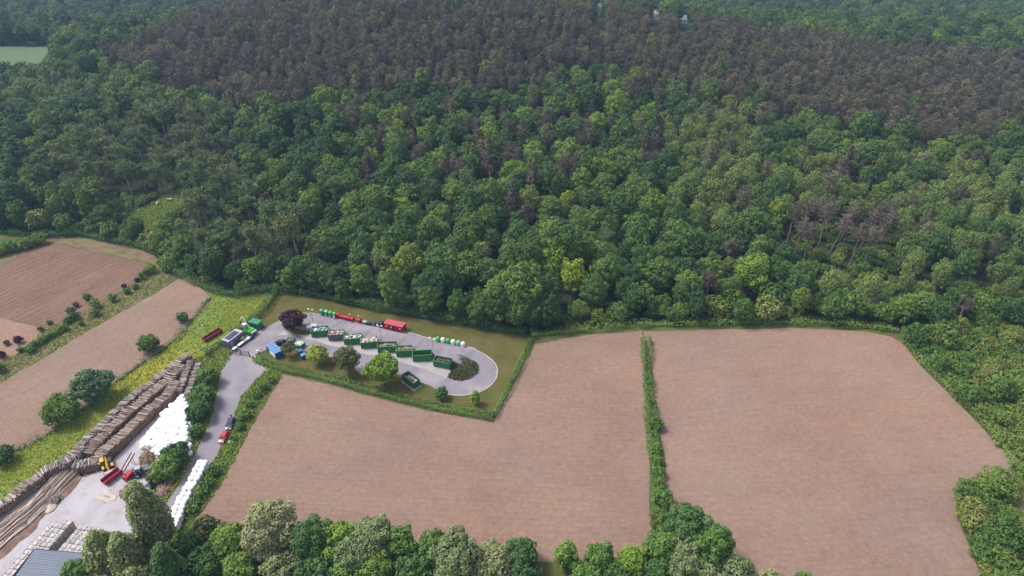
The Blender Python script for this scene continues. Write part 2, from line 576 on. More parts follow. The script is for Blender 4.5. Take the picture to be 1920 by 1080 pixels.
def sheet(name, px, z, mat, step=3.0, jit=0.0, smooth=False, world=None, parent=None, seed=1):
    w = world if world is not None else PP(px)
    pts = dense(w, step, True, jit, smooth, seed)
    pts = [Vector((p.x, p.y, z)) for p in pts]
    tri = tessellate_polygon([pts])
    me = bpy.data.meshes.new(name)
    fs = []
    for a, b, c in tri:
        pa, pb, pc = pts[a], pts[b], pts[c]
        if (pb - pa).cross(pc - pa).z < 0:
            b, c = c, b
        fs.append((a, b, c))
    me.from_pydata([tuple(p) for p in pts], [], fs)
    me.materials.append(mat)
    o = link(name, me, parent)
    if parent is None:
        o['kind'] = 'structure'
    return o


def inpoly(xs, ys, poly):
    xs, ys = np.asarray(xs, float), np.asarray(ys, float)
    c = np.zeros(xs.shape, bool)
    n = len(poly)
    for i in range(n):
        x1, y1 = poly[i][0], poly[i][1]
        x2, y2 = poly[(i + 1) % n][0], poly[(i + 1) % n][1]
        if y1 == y2:
            continue
        hit = ((y1 > ys) != (y2 > ys)) & (xs < (x2 - x1) * (ys - y1) / (y2 - y1) + x1)
        c ^= hit
    return c

# ------------------------------------------------------------------ the ground and its sheets
def build_ground():
    xs = np.concatenate([[-4000, -2200, -1400], np.arange(-1000, 1001, 14.0), [1400, 2200, 4000]])
    ys = np.concatenate([[-1500, -600, -200, -60], np.arange(0, 1201, 10.0), [1300, 1500, 2000, 3000, 5000]])
    X, Y = np.meshgrid(xs, ys)
    Z = height(X, np.minimum(Y, 1250)) - 0.004
    nx, ny = len(xs), len(ys)
    v = np.stack([X, Y, Z], -1).reshape(-1, 3)
    i, j = np.meshgrid(np.arange(nx - 1), np.arange(ny - 1))
    a = (j * nx + i).ravel()
    f = np.stack([a, a + 1, a + nx + 1, a + nx], 1)
    me = bpy.data.meshes.new('ground')
    me.from_pydata(v.tolist(), [], f.tolist())
    me.materials.append(MT['forest_floor'])
    me.polygons.foreach_set('use_smooth', [True] * len(f))
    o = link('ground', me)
    o['kind'] = 'structure'


build_ground()
sheet('farmland_ground', EDGE_PX + [(1700, 640), (1760, 610), (2080, 590), (2080, 1200), (-160, 1200), (-160, 420)], 0.004, MT['rough_grass'], 6, 0.0, seed=40)
FIELD_A = [(528, 703), (620, 722), (700, 745), (820, 775), (925, 790), (952, 745), (977, 695), (1003, 642), (1060, 632), (1130, 622), (1205, 618),
           (1207, 640), (1210, 720), (1213, 800), (1218, 900), (1220, 985), (1222, 1040), (1030, 1056), (900, 1046), (700, 1034), (520, 1020), (400, 1006),
           (366, 972), (420, 900), (470, 800)]
FIELD_B = [(1205.5, 618), (1500, 612), (1620, 618), (1672, 627), (1695, 646), (1725, 684), (1790, 750), (1860, 820), (1888, 856), (1897, 880), (1880, 897),
           (1850, 891), (1815, 898), (1797, 913), (1794, 945), (1803, 990), (1820, 1030), (1842, 1085), (1860, 1180), (1380, 1180), (1340, 1040), (1270, 985),
           (1250, 940), (1246, 860), (1232, 780), (1223, 720), (1219, 652), (1208, 640)]
FIELD_C = [(335, 523), (352, 522), (400, 561), (372, 592), (320, 642), (290, 667), (215, 718), (150, 772), (60, 832), (0, 852), (-90, 905), (-90, 770), (0, 719),
           (100, 661), (200, 601), (290, 551)]
FIELD_D = [(-90, 548), (0, 500), (62, 466), (105, 456), (160, 468), (250, 487), (286, 497), (280, 511), (200, 562), (140, 597), (84, 616), (-90, 572)]
FIELD_E = [(-90, 573), (84, 617), (62, 642), (36, 660), (-90, 716)]
sheet('ploughed_field', FIELD_D, 0.012, MT['soil_d'], 4, 0.5, seed=2)
sheet('raked_field', FIELD_E, 0.014, MT['soil_e'], 4, 0.3, seed=3)
sheet('field_strip', FIELD_C, 0.016, MT['soil_c'], 4, 0.35, seed=4)
sheet('bare_field_west', FIELD_A, 0.016, MT['soil_a'], 3, 0.3, seed=5)
sheet('bare_field_east', FIELD_B, 0.016, MT['soil_b'], 3, 0.3, smooth=True, seed=6)
NURSERY = [(-90, 717), (36, 661), (84, 617), (140, 598), (200, 563), (281, 512), (300, 505), (337, 519), (290, 550), (200, 600), (100, 660), (0, 718), (-90, 768)]
sheet('planted_strip_ground', NURSERY, 0.01, MT['dry_grass'], 4, 0.5, seed=7)
HEADLAND = [(-90, 500), (0, 462), (60, 452), (92, 446), (150, 445), (215, 457), (280, 473), (332, 516), (300, 504), (286, 496), (250, 486), (160, 467), (105, 455), (62, 465), (0, 499), (-90, 547)]
sheet('headland', HEADLAND, 0.008, MT['dry_grass'], 4, 0.4, seed=8)
MEADOW = [(340, 521), (400, 549), (450, 560), (518, 551), (455, 638), (385, 672), (362, 676), (255, 752), (150, 852), (90, 890), (0, 940), (-90, 990), (-90, 906), (0, 853),
          (60, 833), (150, 773), (215, 719), (290, 668), (320, 643), (372, 593), (401, 561), (353, 521)]
sheet('meadow', MEADOW, 0.012, MT['meadow'], 4, 0.3, seed=9)
LAWN = [(517, 549), (600, 562), (700, 584), (830, 606), (992, 634), (976, 690), (951, 742), (925, 786), (820, 771), (700, 742), (620, 719), (528, 699), (478, 680), (436, 668), (385, 672), (455, 638)]
sheet('compound_lawn', LAWN, 0.014, MT['lawn'], 4, 0.2, seed=10)
VERGE_R = [(470, 672), (528, 692), (526, 708), (470, 800), (420, 900), (366, 972), (330, 1010), (310, 1010), (345, 955), (390, 880), (430, 812), (440, 780), (452, 745), (480, 712), (502, 692)]
sheet('verge_east', VERGE_R, 0.018, MT['rough_grass'], 4, 0.2, seed=11)
VERGE_L = [(437, 662), (416, 692), (408, 735), (395, 790), (372, 838), (330, 915), (300, 955), (270, 935), (320, 880), (352, 840), (362, 760), (384, 690), (360, 676), (392, 662)]
sheet('verge_west', VERGE_L, 0.02, MT['rough_grass'], 4, 0.3, seed=12)
YARD = [(372, 674), (388, 690), (380, 740), (366, 790), (356, 850), (318, 900), (300, 930), (296, 965), (280, 1010), (200, 1120), (-90, 1180), (-90, 1020), (0, 965), (60, 915), (100, 880), (150, 850), (255, 760), (330, 702)]
sheet('timber_yard_gravel', YARD, 0.024, MT['gravel'], 4, 0.3, seed=13)
BARK1 = [(0, 985), (50, 940), (95, 908), (140, 885), (158, 893), (128, 930), (95, 960), (50, 1005), (0, 1050), (-60, 1090), (-60, 1030)]
sheet('bark_strip', BARK1, 0.03, MT['bark_ground'], 2, 0.6, seed=14)
BARK2 = [(158, 893), (190, 880), (238, 836), (292, 782), (332, 742), (345, 722), (362, 678), (260, 758), (150, 860), (120, 885)]
sheet('stack_bed', BARK2, 0.03, MT['bark_ground'], 2, 0.4, seed=15)
BARK3 = [(245, 940), (300, 890), (330, 885), (322, 905), (300, 935), (270, 960), (245, 985)]
sheet('bark_patch', BARK3, 0.034, MT['bark_ground'], 2, 0.4, seed=16)
ROAD = [(437, 664), (418, 690), (409, 735), (396, 790), (373, 838), (331, 916), (302, 957), (278, 1010), (262, 1080), (300, 1080), (318, 1010), (345, 960), (391, 880), (431, 812), (439, 782),
        (450, 747), (479, 713), (503, 691), (470, 671)]
sheet('access_road', ROAD, 0.04, MT['asphalt'], 2, 0.05, seed=17)
RING = [(437, 664.5), (433, 656), (459, 637), (480, 624), (520, 603), (550, 590), (575, 588), (600, 591), (640, 600), (700, 611), (760, 623), (815, 638), (870, 650), (900, 661),
        (922, 676), (932, 692), (930, 708), (916, 725), (893, 737), (868, 741), (845, 740), (826, 734), (806, 723), (785, 715), (750, 703), (715, 695), (680, 688), (640, 676), (600, 664),
        (560, 656), (530, 652), (500, 655), (484, 662), (470, 670.5)]
sheet('recycling_yard_road', RING, 0.036, MT['asphalt'], 2.5, 0.0, smooth=True, seed=18)
PAD = [(560, 629), (590, 625), (620, 632), (650, 638), (690, 648), (720, 654), (760, 664), (800, 672), (856, 688), (846, 700), (838, 708), (800, 693), (750, 679), (700, 667), (650, 655), (600, 642), (575, 635)]
sheet('container_apron', PAD, 0.041, MT['concrete'], 2.5, 0.25, seed=19)
sheet('concrete_pad', [(664, 690), (684, 676), (697, 683), (678, 704)], 0.03, MT['concrete'], 3, 0, seed=20)
sheet('concrete_apron_island', [(519, 629), (533, 620), (541, 628)], 0.043, MT['concrete'], 3, 0, seed=21)
sheet('concrete_slab', [(752, 716), (760, 704), (792, 724), (776, 734)], 0.03, MT['concrete'], 3, 0, seed=22)
sheet('planting_bed_west', [(531, 616), (545, 625), (575, 629), (588, 624), (586, 612), (562, 604), (535, 607)], 0.047, MT['lawn'], 2, 0, smooth=True, seed=23)
BED_E = [(856, 668), (873, 671), (892, 680), (898, 690), (895, 700), (882, 710), (864, 715), (850, 713.5), (838, 708), (845, 698), (846, 685), (852, 676)]
sheet('planting_bed_east', BED_E, 0.047, MT['rough_grass'], 2, 0, smooth=True, seed=24)
sheet('field_track', [(1880, 897), (1893, 893), (1925, 938), (1990, 1010), (1990, 1040), (1915, 956)], 0.02, MT['dry_grass'], 3, 0.2, seed=25)
sheet('edge_grass', [(1000, 640), (1060, 628), (1200, 612), (1500, 606), (1690, 622), (1702, 652), (1672, 632), (1620, 621), (1500, 615), (1205, 621), (1130, 625), (1060, 635), (1003, 645)], 0.02, MT['rough_grass'], 3, 0.3, seed=26)


def terrain_sheet(name, px, mat, step=6.0, lift=0.12):
    """a patch of turf following the slope of the hill"""
    w = [T(*p) for p in px]
    lo = (min(p.x for p in w), min(p.y for p in w))
    hi = (max(p.x for p in w), max(p.y for p in w))
    nx, ny = int((hi[0] - lo[0]) / step) + 2, int((hi[1] - lo[1]) / step) + 2
    gx = lo[0] + np.arange(nx) * step
    gy = lo[1] + np.arange(ny) * step
    X, Y = np.meshgrid(gx, gy)
    Z = height(X, Y) + lift
    v = np.stack([X, Y, Z], -1).reshape(-1, 3)
    i, j = np.meshgrid(np.arange(nx - 1), np.arange(ny - 1))
    cx, cyy = (X[:-1, :-1] + step / 2).ravel(), (Y[:-1, :-1] + step / 2).ravel()
    ok = inpoly(cx, cyy, [(p.x, p.y) for p in w])
    a = (j * nx + i).ravel()[ok]
    me = bpy.data.meshes.new(name)
    me.from_pydata(v.tolist(), [], np.stack([a, a + 1, a + nx + 1, a + nx], 1).tolist())
    me.materials.append(mat)
    o = link(name, me)
    o['kind'] = 'structure'
    return [(p.x, p.y) for p in w]


CLEARING = terrain_sheet('clearing_turf', [(205, 440), (245, 400), (290, 378), (345, 350), (362, 356), (350, 385), (315, 405), (290, 425), (250, 440)], MT['clearing'], 2.0)
FARFIELD = terrain_sheet('far_pasture', [(-160, 84), (40, 88), (98, 90), (80, 118), (0, 136), (-160, 150)], MT['far_field'], 3.0, 0.4)


def kerb(name, px, w=0.22, h=0.12, closed=False):
    pts = dense(PP(px), 2.0, closed, 0, True)
    m = MB()
    n = len(pts)
    rows = []
    for i, p in enumerate(pts):
        d = (pts[min(i + 1, n - 1)] - pts[max(i - 1, 0)]).normalized()
        nn = Vector((-d.y, d.x, 0)) * w / 2
        rows.append([(p.x - nn.x, p.y - nn.y, 0.0), (p.x - nn.x, p.y - nn.y, h + 0.04), (p.x + nn.x, p.y + nn.y, h + 0.04), (p.x + nn.x, p.y + nn.y, 0.0)])
    m.loft(rows)
    o = m.build(name, MT['concrete'])
    o['kind'] = 'structure'


kerb('yard_kerb', [(550, 589.5), (575, 587.5), (600, 590.5), (640, 599.5), (700, 610.5), (760, 622.5), (815, 637.5), (870, 649.5), (900, 660.5), (922.5, 675.5), (933, 692), (931, 708.5), (916.5, 726), (893, 738), (868, 742), (845, 741), (826, 735)], 0.4)
kerb('bed_kerb', BED_E[:9], 0.2, 0.1)
kerb('road_kerb', [(437, 664), (418, 690), (409, 735), (396, 790), (373, 838)], 0.25, 0.08)

# ------------------------------------------------------------------ vegetation templates
def quads_mesh(name, C, N, S, tint, mats, extra=None, aspect=1.0, up=None):
    """leaf-sized faces: centres C, normals N, sizes S, shade tint; extra = MB with wood (material 1)"""
    n = len(C)
    N = N / (np.linalg.norm(N, axis=1, keepdims=True) + 1e-9)
    ref = RNG.normal(size=(n, 3)) if up is None else np.repeat(np.array([up], float), n, 0) + 0.35 * RNG.normal(size=(n, 3))
    U = np.cross(N, ref)
    U /= np.linalg.norm(U, axis=1, keepdims=True) + 1e-9
    V = np.cross(N, U)
    s = S[:, None] * 0.5
    sa = s * aspect
    j = lambda: 1 + 0.25 * RNG.uniform(-1, 1, (n, 1))
    # a bent, pointed leaf spray: four corners, two of them folded back
    A = C - U * s * j() - N * s * 0.25
    B = C - V * sa * j()
    D = C + U * s * j() - N * s * 0.25
    E = C + V * sa * j()
    verts = np.stack([A, B, D, E], 1).reshape(-1, 3)
    nv = len(verts)
    ev, ef = (np.array(extra.v).reshape(-1, 3), extra.f) if extra and extra.v else (np.zeros((0, 3)), [])
    me = bpy.data.meshes.new(name)
    loops_leaf = np.arange(nv)
    loops_ex = np.array([i + nv for f in ef for i in f], int)
    tot_ex = np.array([len(f) for f in ef], int)
    me.vertices.add(nv + len(ev))
    me.vertices.foreach_set('co', np.concatenate([verts, ev]).ravel().astype(np.float32))
    me.loops.add(nv + len(loops_ex))
    me.loops.foreach_set('vertex_index', np.concatenate([loops_leaf, loops_ex]).astype(np.int32))
    tot = np.concatenate([np.full(n, 4), tot_ex]).astype(np.int32)
    st = np.concatenate([[0], np.cumsum(tot)[:-1]]).astype(np.int32)
    me.polygons.add(len(tot))
    me.polygons.foreach_set('loop_start', st)
    me.polygons.foreach_set('loop_total', tot)
    me.polygons.foreach_set('material_index', np.concatenate([np.zeros(n), np.ones(len(ef))]).astype(np.int32))
    at = me.attributes.new('tint', 'FLOAT', 'FACE')
    at.data.foreach_set('value', np.concatenate([tint, np.full(len(ef), 0.5)]).astype(np.float32))
    for m in mats:
        me.materials.append(m)
    me.update(calc_edges=True)
    return me


def sph(n, zmin=-1.0):
    z = RNG.uniform(zmin, 1, n)
    a = RNG.uniform(0, 2 * math.pi, n)
    r = np.sqrt(1 - z * z)
    return np.stack([r * np.cos(a), r * np.sin(a), z], 1)


def spread_dirs(k, zmin):
    """k directions, evenly spread"""
    c = sph(k * 14, zmin)
    out = [c[0]]
    d = np.full(len(c), 9.0)
    for _ in range(k - 1):
        d = np.minimum(d, np.linalg.norm(c - out[-1], axis=1))
        out.append(c[int(np.argmax(d * RNG.uniform(0.75, 1, len(c))))])
    return np.array(out)


def lobes_crown(center, rad, k, lobe, leaf, dens, zmin=-0.45, flat=1.0, top=0.0, shape=None, fill=0.2):
    """foliage hung on k boughs' ends spread over an ellipsoid; returns leaf arrays and bough ends"""
    dirs = spread_dirs(k, zmin)
    rad = np.array(rad)
    rr = RNG.uniform(0.55, 0.95, k)[:, None] * (1 + 0.1 * np.sin(dirs[:, :1] * 3.1 + RNG.uniform(0, 6)) * np.cos(dirs[:, 1:2] * 2.7 + dirs[:, 2:3] * 2 + RNG.uniform(0, 6)))
    L = center + dirs * rad * rr
    if shape is not None:
        L = shape(L)
    lr = RNG.uniform(lobe[0], lobe[1], k) * min(rad[0], rad[2])
    C, N, S, Tn = [], [], [], []
    for i in range(k):
        n = int(dens * lr[i] ** 2 * 12.6 / (leaf * leaf))
        d = sph(n)
        out = (L[i] - center) / rad
        out /= np.linalg.norm(out) + 1e-6
        keep = (d @ out) > -0.45
        d = d[keep]
        r = lr[i] * RNG.uniform(0.72, 1.06, len(d)) ** 0.8
        c = L[i] + d * r[:, None] * np.array([1, 1, flat])
        C.append(c)
        N.append(d * 0.9 + np.array([0, 0, 0.4]) + RNG.normal(size=d.shape) * 0.38)
        S.append(leaf * RNG.uniform(0.65, 1.3, len(d)))
        Tn.append(np.clip(RNG.normal(0.5, 0.1) + RNG.normal(0, 0.2, len(d)), 0, 1))
    # leaves on the inner twigs close the gaps between boughs
    ni = int(fill * len(np.concatenate(C)))
    d = sph(ni, -0.8)
    C.append(center + d * rad * (RNG.uniform(0.35, 0.8, ni) ** 0.7)[:, None])
    N.append(d + RNG.normal(size=d.shape) * 0.5 + np.array([0, 0, 0.3]))
    S.append(leaf * RNG.uniform(0.9, 1.5, ni))
    Tn.append(np.clip(RNG.normal(0.5, 0.2, ni), 0, 1))
    C, N, S, Tn = np.concatenate(C), np.concatenate(N), np.concatenate(S), np.concatenate(Tn)
    # drop leaves buried deep inside other boughs
    inside = np.zeros(len(C), bool)
    for i in range(k):
        q = (C - L[i]) / np.array([1, 1, flat])
        inside |= np.linalg.norm(q, axis=1) < 0.62 * lr[i]
    ok = ~inside
    return C[ok], N[ok], S[ok], Tn[ok], L, lr


def limb(m, a, b, r0, r1, n=5, bend=0.12):
    a, b = Vector(a), Vector(b)
    mid = a.lerp(b, 0.5) + Vector((0, 0, (b - a).length * bend))
    m.tube([a, mid, b], [r0, (r0 + r1) / 2, r1], n, 0, False)


def wood(H, r, L, z0=0.35, z1=0.7, nl=9, lean=(0, 0), n=7, top=0.82):
    m = MB()
    t = (lean[0], lean[1], H * top)
    m.tube([(0, 0, -0.6), (0.05, 0, H * 0.12), (lean[0] * 0.5, lean[1] * 0.5, H * 0.45), t], [r * 1.35, r, r * 0.72, r * 0.15], n, 0)
    idx = np.argsort(-RNG.uniform(size=len(L)))[:nl]
    for i in idx:
        z = H * random.uniform(z0, z1)
        k = z / (H * top)
        limb(m, (lean[0] * k, lean[1] * k, z), tuple(L[i]), r * 0.42, r * 0.08)
    return m


KINDS = {}


def add_kind(kind, crown, trunk, H, rad, bark):
    KINDS.setdefault(kind, []).append(dict(crown=crown, trunk=trunk, H=H, rad=rad, bark=bark))


def mk_broad(kind, mat, H, rad, crown_h, k, leaf, dens, lobe=(0.3, 0.46), zmin=-0.5, bark='bark', n=1, flat=0.9, trunk_r=0.28):
    for _ in range(n):
        c = np.array([0, 0, H - crown_h * 0.5])
        j = RNG.uniform(0.9, 1.1, 3)
        C, N, S, Tn, L, lr = lobes_crown(c, (rad * j[0], rad * j[1], crown_h * 0.5), k, lobe, leaf, dens, zmin, flat)
        crown = quads_mesh(kind + '_crown', C, N, S, Tn, [MT[mat]])
        w = wood(H, trunk_r, L, max(0.12, 1 - crown_h / H), 0.75, min(k, 10))
        add_kind(kind, crown, w.mesh(kind + '_trunk', MT[bark]), H, rad, bark)


def mk_pine(kind, mat, H, r, n=1, cone=False, z0=0.42, lean=0.0, whorls=9, leaf=0.62, bark='bark_grey', per=(5, 7), dens=1.0, trunk=0.3):
    for _ in range(n):
        la = random.uniform(0, 6.28)
        lx, ly = lean * math.cos(la) * H, lean * math.sin(la) * H
        wd_ = MB()
        wd_.tube([(0, 0, -0.6), (lx * 0.5, ly * 0.5, H * 0.5), (lx, ly, H * 0.97)], [trunk, trunk * 0.7, 0.05], 7, 0)
        C, N, S, Tn = [], [], [], []
        for wi in range(whorls):
            t = (wi + random.uniform(-0.2, 0.2)) / (whorls - 1)
            t = min(max(t, 0), 1)
            z = H * (z0 + (0.99 - z0) * t)
            reach = r * ((1.05 - t) ** 0.8 if cone else max(0.3, math.sin(math.pi * (0.22 + 0.72 * t)) ** 0.7))
            nb = random.randint(*per)
            a0 = random.uniform(0, 6.28)
            for b in range(nb):
                a = a0 + b * 6.283 / nb + random.uniform(-0.35, 0.35)
                R_ = reach * random.uniform(0.6, 1.12)
                k = z / H
                e = Vector((lx * k + R_ * math.cos(a), ly * k + R_ * math.sin(a), z + R_ * (0.02 if cone else 0.2) + random.uniform(-0.3, 0.3)))
                s0 = Vector((lx * k, ly * k, z))
                limb(wd_, s0, e, 0.07, 0.02, 4, 0.03)
                tb = RNG.normal(0.5, 0.13)
                for q in (0.45, 0.72, 0.98) if R_ > 1.4 else (0.8,):
                    pc = s0.lerp(e, q)
                    pr = (0.52 + 0.2 * random.random()) * (0.6 + 0.4 * q) * max(0.75, R_ / 2.4)
                    nn = int(15 * dens * max(0.6, pr * pr))
                    d = sph(nn)
                    C.append(np.array(pc) + d * np.array([pr, pr, pr * 0.42]))
                    N.append(d * 0.5 + np.array([0, 0, 0.7]) + RNG.normal(size=d.shape) * 0.45)
                    S.append(leaf * RNG.uniform(0.6, 1.25, nn))
                    Tn.append(np.clip(tb + RNG.normal(0, 0.2, nn), 0, 1))
        crown = quads_mesh(kind + '_crown', np.concatenate(C), np.concatenate(N), np.concatenate(S), np.concatenate(Tn), [MT[mat]], aspect=0.6)
        add_kind(kind, crown, wd_.mesh(kind + '_trunk', MT[bark]), H, r, bark)


def mk_thin(kind, mat, H, r, n=1, fill=1.0, z0=0.5, bark='bark_pale', leaf=0.5):
    """tall thin-crowned tree: pale stem, open upswept branches, sparse leaves"""
    for _ in range(n):
        m = MB()
        lx, ly = random.uniform(-0.06, 0.06) * H, random.uniform(-0.06, 0.06) * H
        m.tube([(0, 0, -0.6), (lx * 0.3, ly * 0.3, H * 0.4), (lx, ly, H * 0.95)], [0.36, 0.26, 0.05], 7, 0)
        C = []
        for b in range(random.randint(15, 20)):
            t = random.uniform(z0 - 0.1, 0.92)
            s0 = Vector((lx * t, ly * t, H * t))
            a = random.uniform(0, 6.28)
            R_ = r * random.uniform(0.45, 1.1) * (1.15 - 0.5 * t)
            e = s0 + Vector((R_ * math.cos(a), R_ * math.sin(a), R_ * random.uniform(0.5, 1.3)))
            limb(m, s0, e, 0.09, 0.02, 4, -0.05)
            for w_ in range(5):
                q = random.uniform(0.35, 1.0)
                b0 = s0.lerp(e, q)
                e2 = b0 + Vector((random.gauss(0, 0.7), random.gauss(0, 0.7), random.uniform(0.1, 1.2)))
                limb(m, b0, e2, 0.035, 0.012, 3, 0)
                nn = int(11 * fill)
                C.append(np.array(e2) + RNG.normal(size=(nn, 3)) * np.array([0.55, 0.55, 0.42]))
        C = np.concatenate(C)
        N = RNG.normal(size=C.shape) * 0.6 + np.array([0, 0, 0.6])
        crown = quads_mesh(kind + '_crown', C, N, leaf * RNG.uniform(0.6, 1.3, len(C)), np.clip(RNG.normal(0.5, 0.22, len(C)), 0, 1), [MT[mat]])
        add_kind(kind, crown, m.mesh(kind + '_trunk', MT[bark]), H, r, bark)


def mk_dead(kind, H, n=1):
    for _ in range(n):
        m = MB()
        m.tube([(0, 0, -0.5), (0.1, 0.1, H * 0.5), (0.3, -0.2, H)], [0.3, 0.22, 0.04], 7, 0)
        b_ = MB()
        for b in range(12):
            t = random.uniform(0.35, 0.95)
            a = random.uniform(0, 6.28)
            R_ = random.uniform(1.2, 3.4) * (1.2 - t)
            s0 = Vector((0.3 * t, 0, H * t))
            e = s0 + Vector((R_ * math.cos(a), R_ * math.sin(a), R_ * 0.5))
            limb(b_, s0, e, 0.1, 0.025, 4)
            limb(b_, s0.lerp(e, 0.6), e + Vector((random.gauss(0, 0.6), random.gauss(0, 0.6), 0.8)), 0.05, 0.015, 3)
        add_kind(kind, b_.mesh(kind + '_crown', MT['bark_pale']), m.mesh(kind + '_trunk', MT['bark_pale']), H, 2.5, 'bark_pale')


mk_broad('oak', 'leaf_oak', 18, 6.6, 15.5, 58, 0.6, 1.15, (0.15, 0.3), zmin=-0.85, n=3)
mk_broad('oak', 'leaf_oak', 19.5, 6.0, 17, 64, 0.6, 1.15, (0.14, 0.28), zmin=-0.85, n=3)
mk_broad('oak', 'leaf_oak', 16, 6.2, 13.5, 50, 0.6, 1.15, (0.16, 0.32), zmin=-0.8, n=2)
mk_broad('birch', 'leaf_birch', 15, 3.5, 11.5, 40, 0.46, 1.0, (0.2, 0.36), zmin=-0.8, n=3, flat=1.35, bark='bark_pale', trunk_r=0.2)
mk_broad('birch', 'leaf_birch', 13.5, 3.9, 10, 38, 0.46, 1.0, (0.2, 0.36), zmin=-0.7, n=3, flat=1.2, bark='bark_pale', trunk_r=0.2)
mk_pine('pine', 'needle_pine', 16, 3.3, n=3, z0=0.5, leaf=0.5)
mk_pine('pine', 'needle_pine', 14.5, 3.6, n=2, z0=0.55, lean=0.05, whorls=8, leaf=0.5)
mk_pine('pine', 'needle_pine', 17.5, 2.8, n=3, z0=0.45, whorls=11, leaf=0.5)
mk_pine('lean_pine', 'needle_dead', 16, 3.5, n=4, z0=0.6, lean=0.06, whorls=6, leaf=0.55, bark='bark_lean', trunk=0.32, dens=1.1)
mk_pine('cone_pine', 'needle_dead', 16, 4.2, n=2, cone=True, z0=0.14, whorls=15, per=(6, 8))
mk_thin('thin', 'leaf_thin', 18, 4.0, n=4, fill=1.7, z0=0.58)
mk_thin('thin', 'leaf_thin', 15, 3.8, n=2, fill=1.1, z0=0.4)
mk_broad('shrub', 'leaf_shrub', 3.6, 2.6, 3.6, 18, 0.42, 0.95, (0.32, 0.5), zmin=-0.2, n=5, trunk_r=0.12)
mk_broad('small', 'leaf_shrub', 7.0, 3.2, 5.8, 22, 0.48, 0.95, (0.3, 0.46), zmin=-0.5, n=4, trunk_r=0.16)
mk_dead('dead', 13, 2)


def leaf_copy(kind, newkind, mat):
    """the same growth in another leaf colour"""
    for k in KINDS[kind]:
        c = k['crown'].copy()
        c.name = newkind + '_crown'
        c.materials[0] = MT[mat]
        add_kind(newkind, c, k['trunk'], k['H'], k['rad'], k['bark'])


leaf_copy('oak', 'oak_yellow', 'leaf_yellow')
leaf_copy('oak', 'oak_bright', 'leaf_bright')
leaf_copy('oak', 'oak_far', 'leaf_oak')
leaf_copy('thin', 'rusty', 'needle_dead')

NAMES = {'oak': 'broadleaf_tree', 'birch': 'birch_tree', 'pine': 'pine_tree', 'thin': 'thin_tree', 'shrub': 'shrub', 'small': 'young_tree', 'cone_pine': 'conifer_tree', 'lean_pine': 'leaning_pine',
         'oak_yellow': 'yellow_tree', 'oak_bright': 'bright_tree', 'dead': 'dead_tree', 'rusty': 'withered_tree'}
CATS = {'shrub': 'shrub'}


def put_tree(kind, var, loc, rz, sc, label, group=None, name=None, cat=None):
    k = KINDS[kind][var % len(KINDS[kind])]
    o = link(name or NAMES[kind], None, None, loc, rz, sc)
    o.empty_display_size = 0.5
    tag(o, label, cat or CATS.get(kind, 'tree'), group)
    link('trunk', k['trunk'], o)
    link('crown', k['crown'], o)
    return o


TEMPL = {}


def template(kind):
    """one object per variant, trunk and crown joined, kept outside the scene for the scattered woods"""
    if kind not in TEMPL:
        TEMPL[kind] = []
        for k in KINDS[kind]:
            bm = bmesh.new()
            bm.from_mesh(k['crown'])
            n0 = len(bm.faces)
            bm.from_mesh(k['trunk'])
            bm.faces.ensure_lookup_table()
            for f in bm.faces[n0:]:
                f.material_index = 1
            me = bpy.data.meshes.new(kind + '_whole')
            bm.to_mesh(me)
            bm.free()
            me.materials.append(k['crown'].materials[0])
            me.materials.append(k['trunk'].materials[0])
            TEMPL[kind].append(bpy.data.objects.new(kind + '_whole', me))
    return TEMPL[kind]


def scatter(name, pts, rot, scl, templates, label, cat):
    """many alike plants as one object"""
    n = len(pts)
    me = bpy.data.meshes.new(name)
    me.vertices.add(n)
    me.vertices.foreach_set('co', np.asarray(pts, np.float32).ravel())
    for nm, tp, dat in (('rot', 'FLOAT', np.asarray(rot, np.float32)), ('scl', 'FLOAT_VECTOR', np.asarray(scl, np.float32).ravel()),
                        ('idx', 'INT', RNG.integers(0, len(templates), n).astype(np.int32))):
        a = me.attributes.new(nm, tp, 'POINT')
        a.data.foreach_set('vector' if tp == 'FLOAT_VECTOR' else 'value', dat)
    o = link(name, me)
    tag(o, label, cat, None, 'stuff')
    g = bpy.data.node_groups.new(name, 'GeometryNodeTree')
    g.interface.new_socket('Geometry', in_out='INPUT', socket_type='NodeSocketGeometry')
    g.interface.new_socket('Geometry', in_out='OUTPUT', socket_type='NodeSocketGeometry')
    gi, go = g.nodes.new('NodeGroupInput'), g.nodes.new('NodeGroupOutput')
    iop = g.nodes.new('GeometryNodeInstanceOnPoints')
    g2i = g.nodes.new('GeometryNodeGeometryToInstance')
    for t in templates:
        oi = g.nodes.new('GeometryNodeObjectInfo')
        oi.inputs['Object'].default_value = t
        g.links.new(oi.outputs['Geometry'], g2i.inputs[0])

    def attr(nm, tp):
        a = g.nodes.new('GeometryNodeInputNamedAttribute')
        a.data_type = tp
        a.inputs['Name'].default_value = nm
        return a.outputs['Attribute']
    cx = g.nodes.new('ShaderNodeCombineXYZ')
    g.links.new(attr('rot', 'FLOAT'), cx.inputs['Z'])
    g.links.new(gi.outputs[0], iop.inputs['Points'])
    g.links.new(g2i.outputs[0], iop.inputs['Instance'])
    iop.inputs['Pick Instance'].default_value = True
    g.links.new(attr('idx', 'INT'), iop.inputs['Instance Index'])
    g.links.new(cx.outputs[0], iop.inputs['Rotation'])
    g.links.new(attr('scl', 'FLOAT_VECTOR'), iop.inputs['Scale'])
    g.links.new(iop.outputs[0], go.inputs[0])
    md = o.modifiers.new('scatter', 'NODES')
    md.node_group = g
    return o

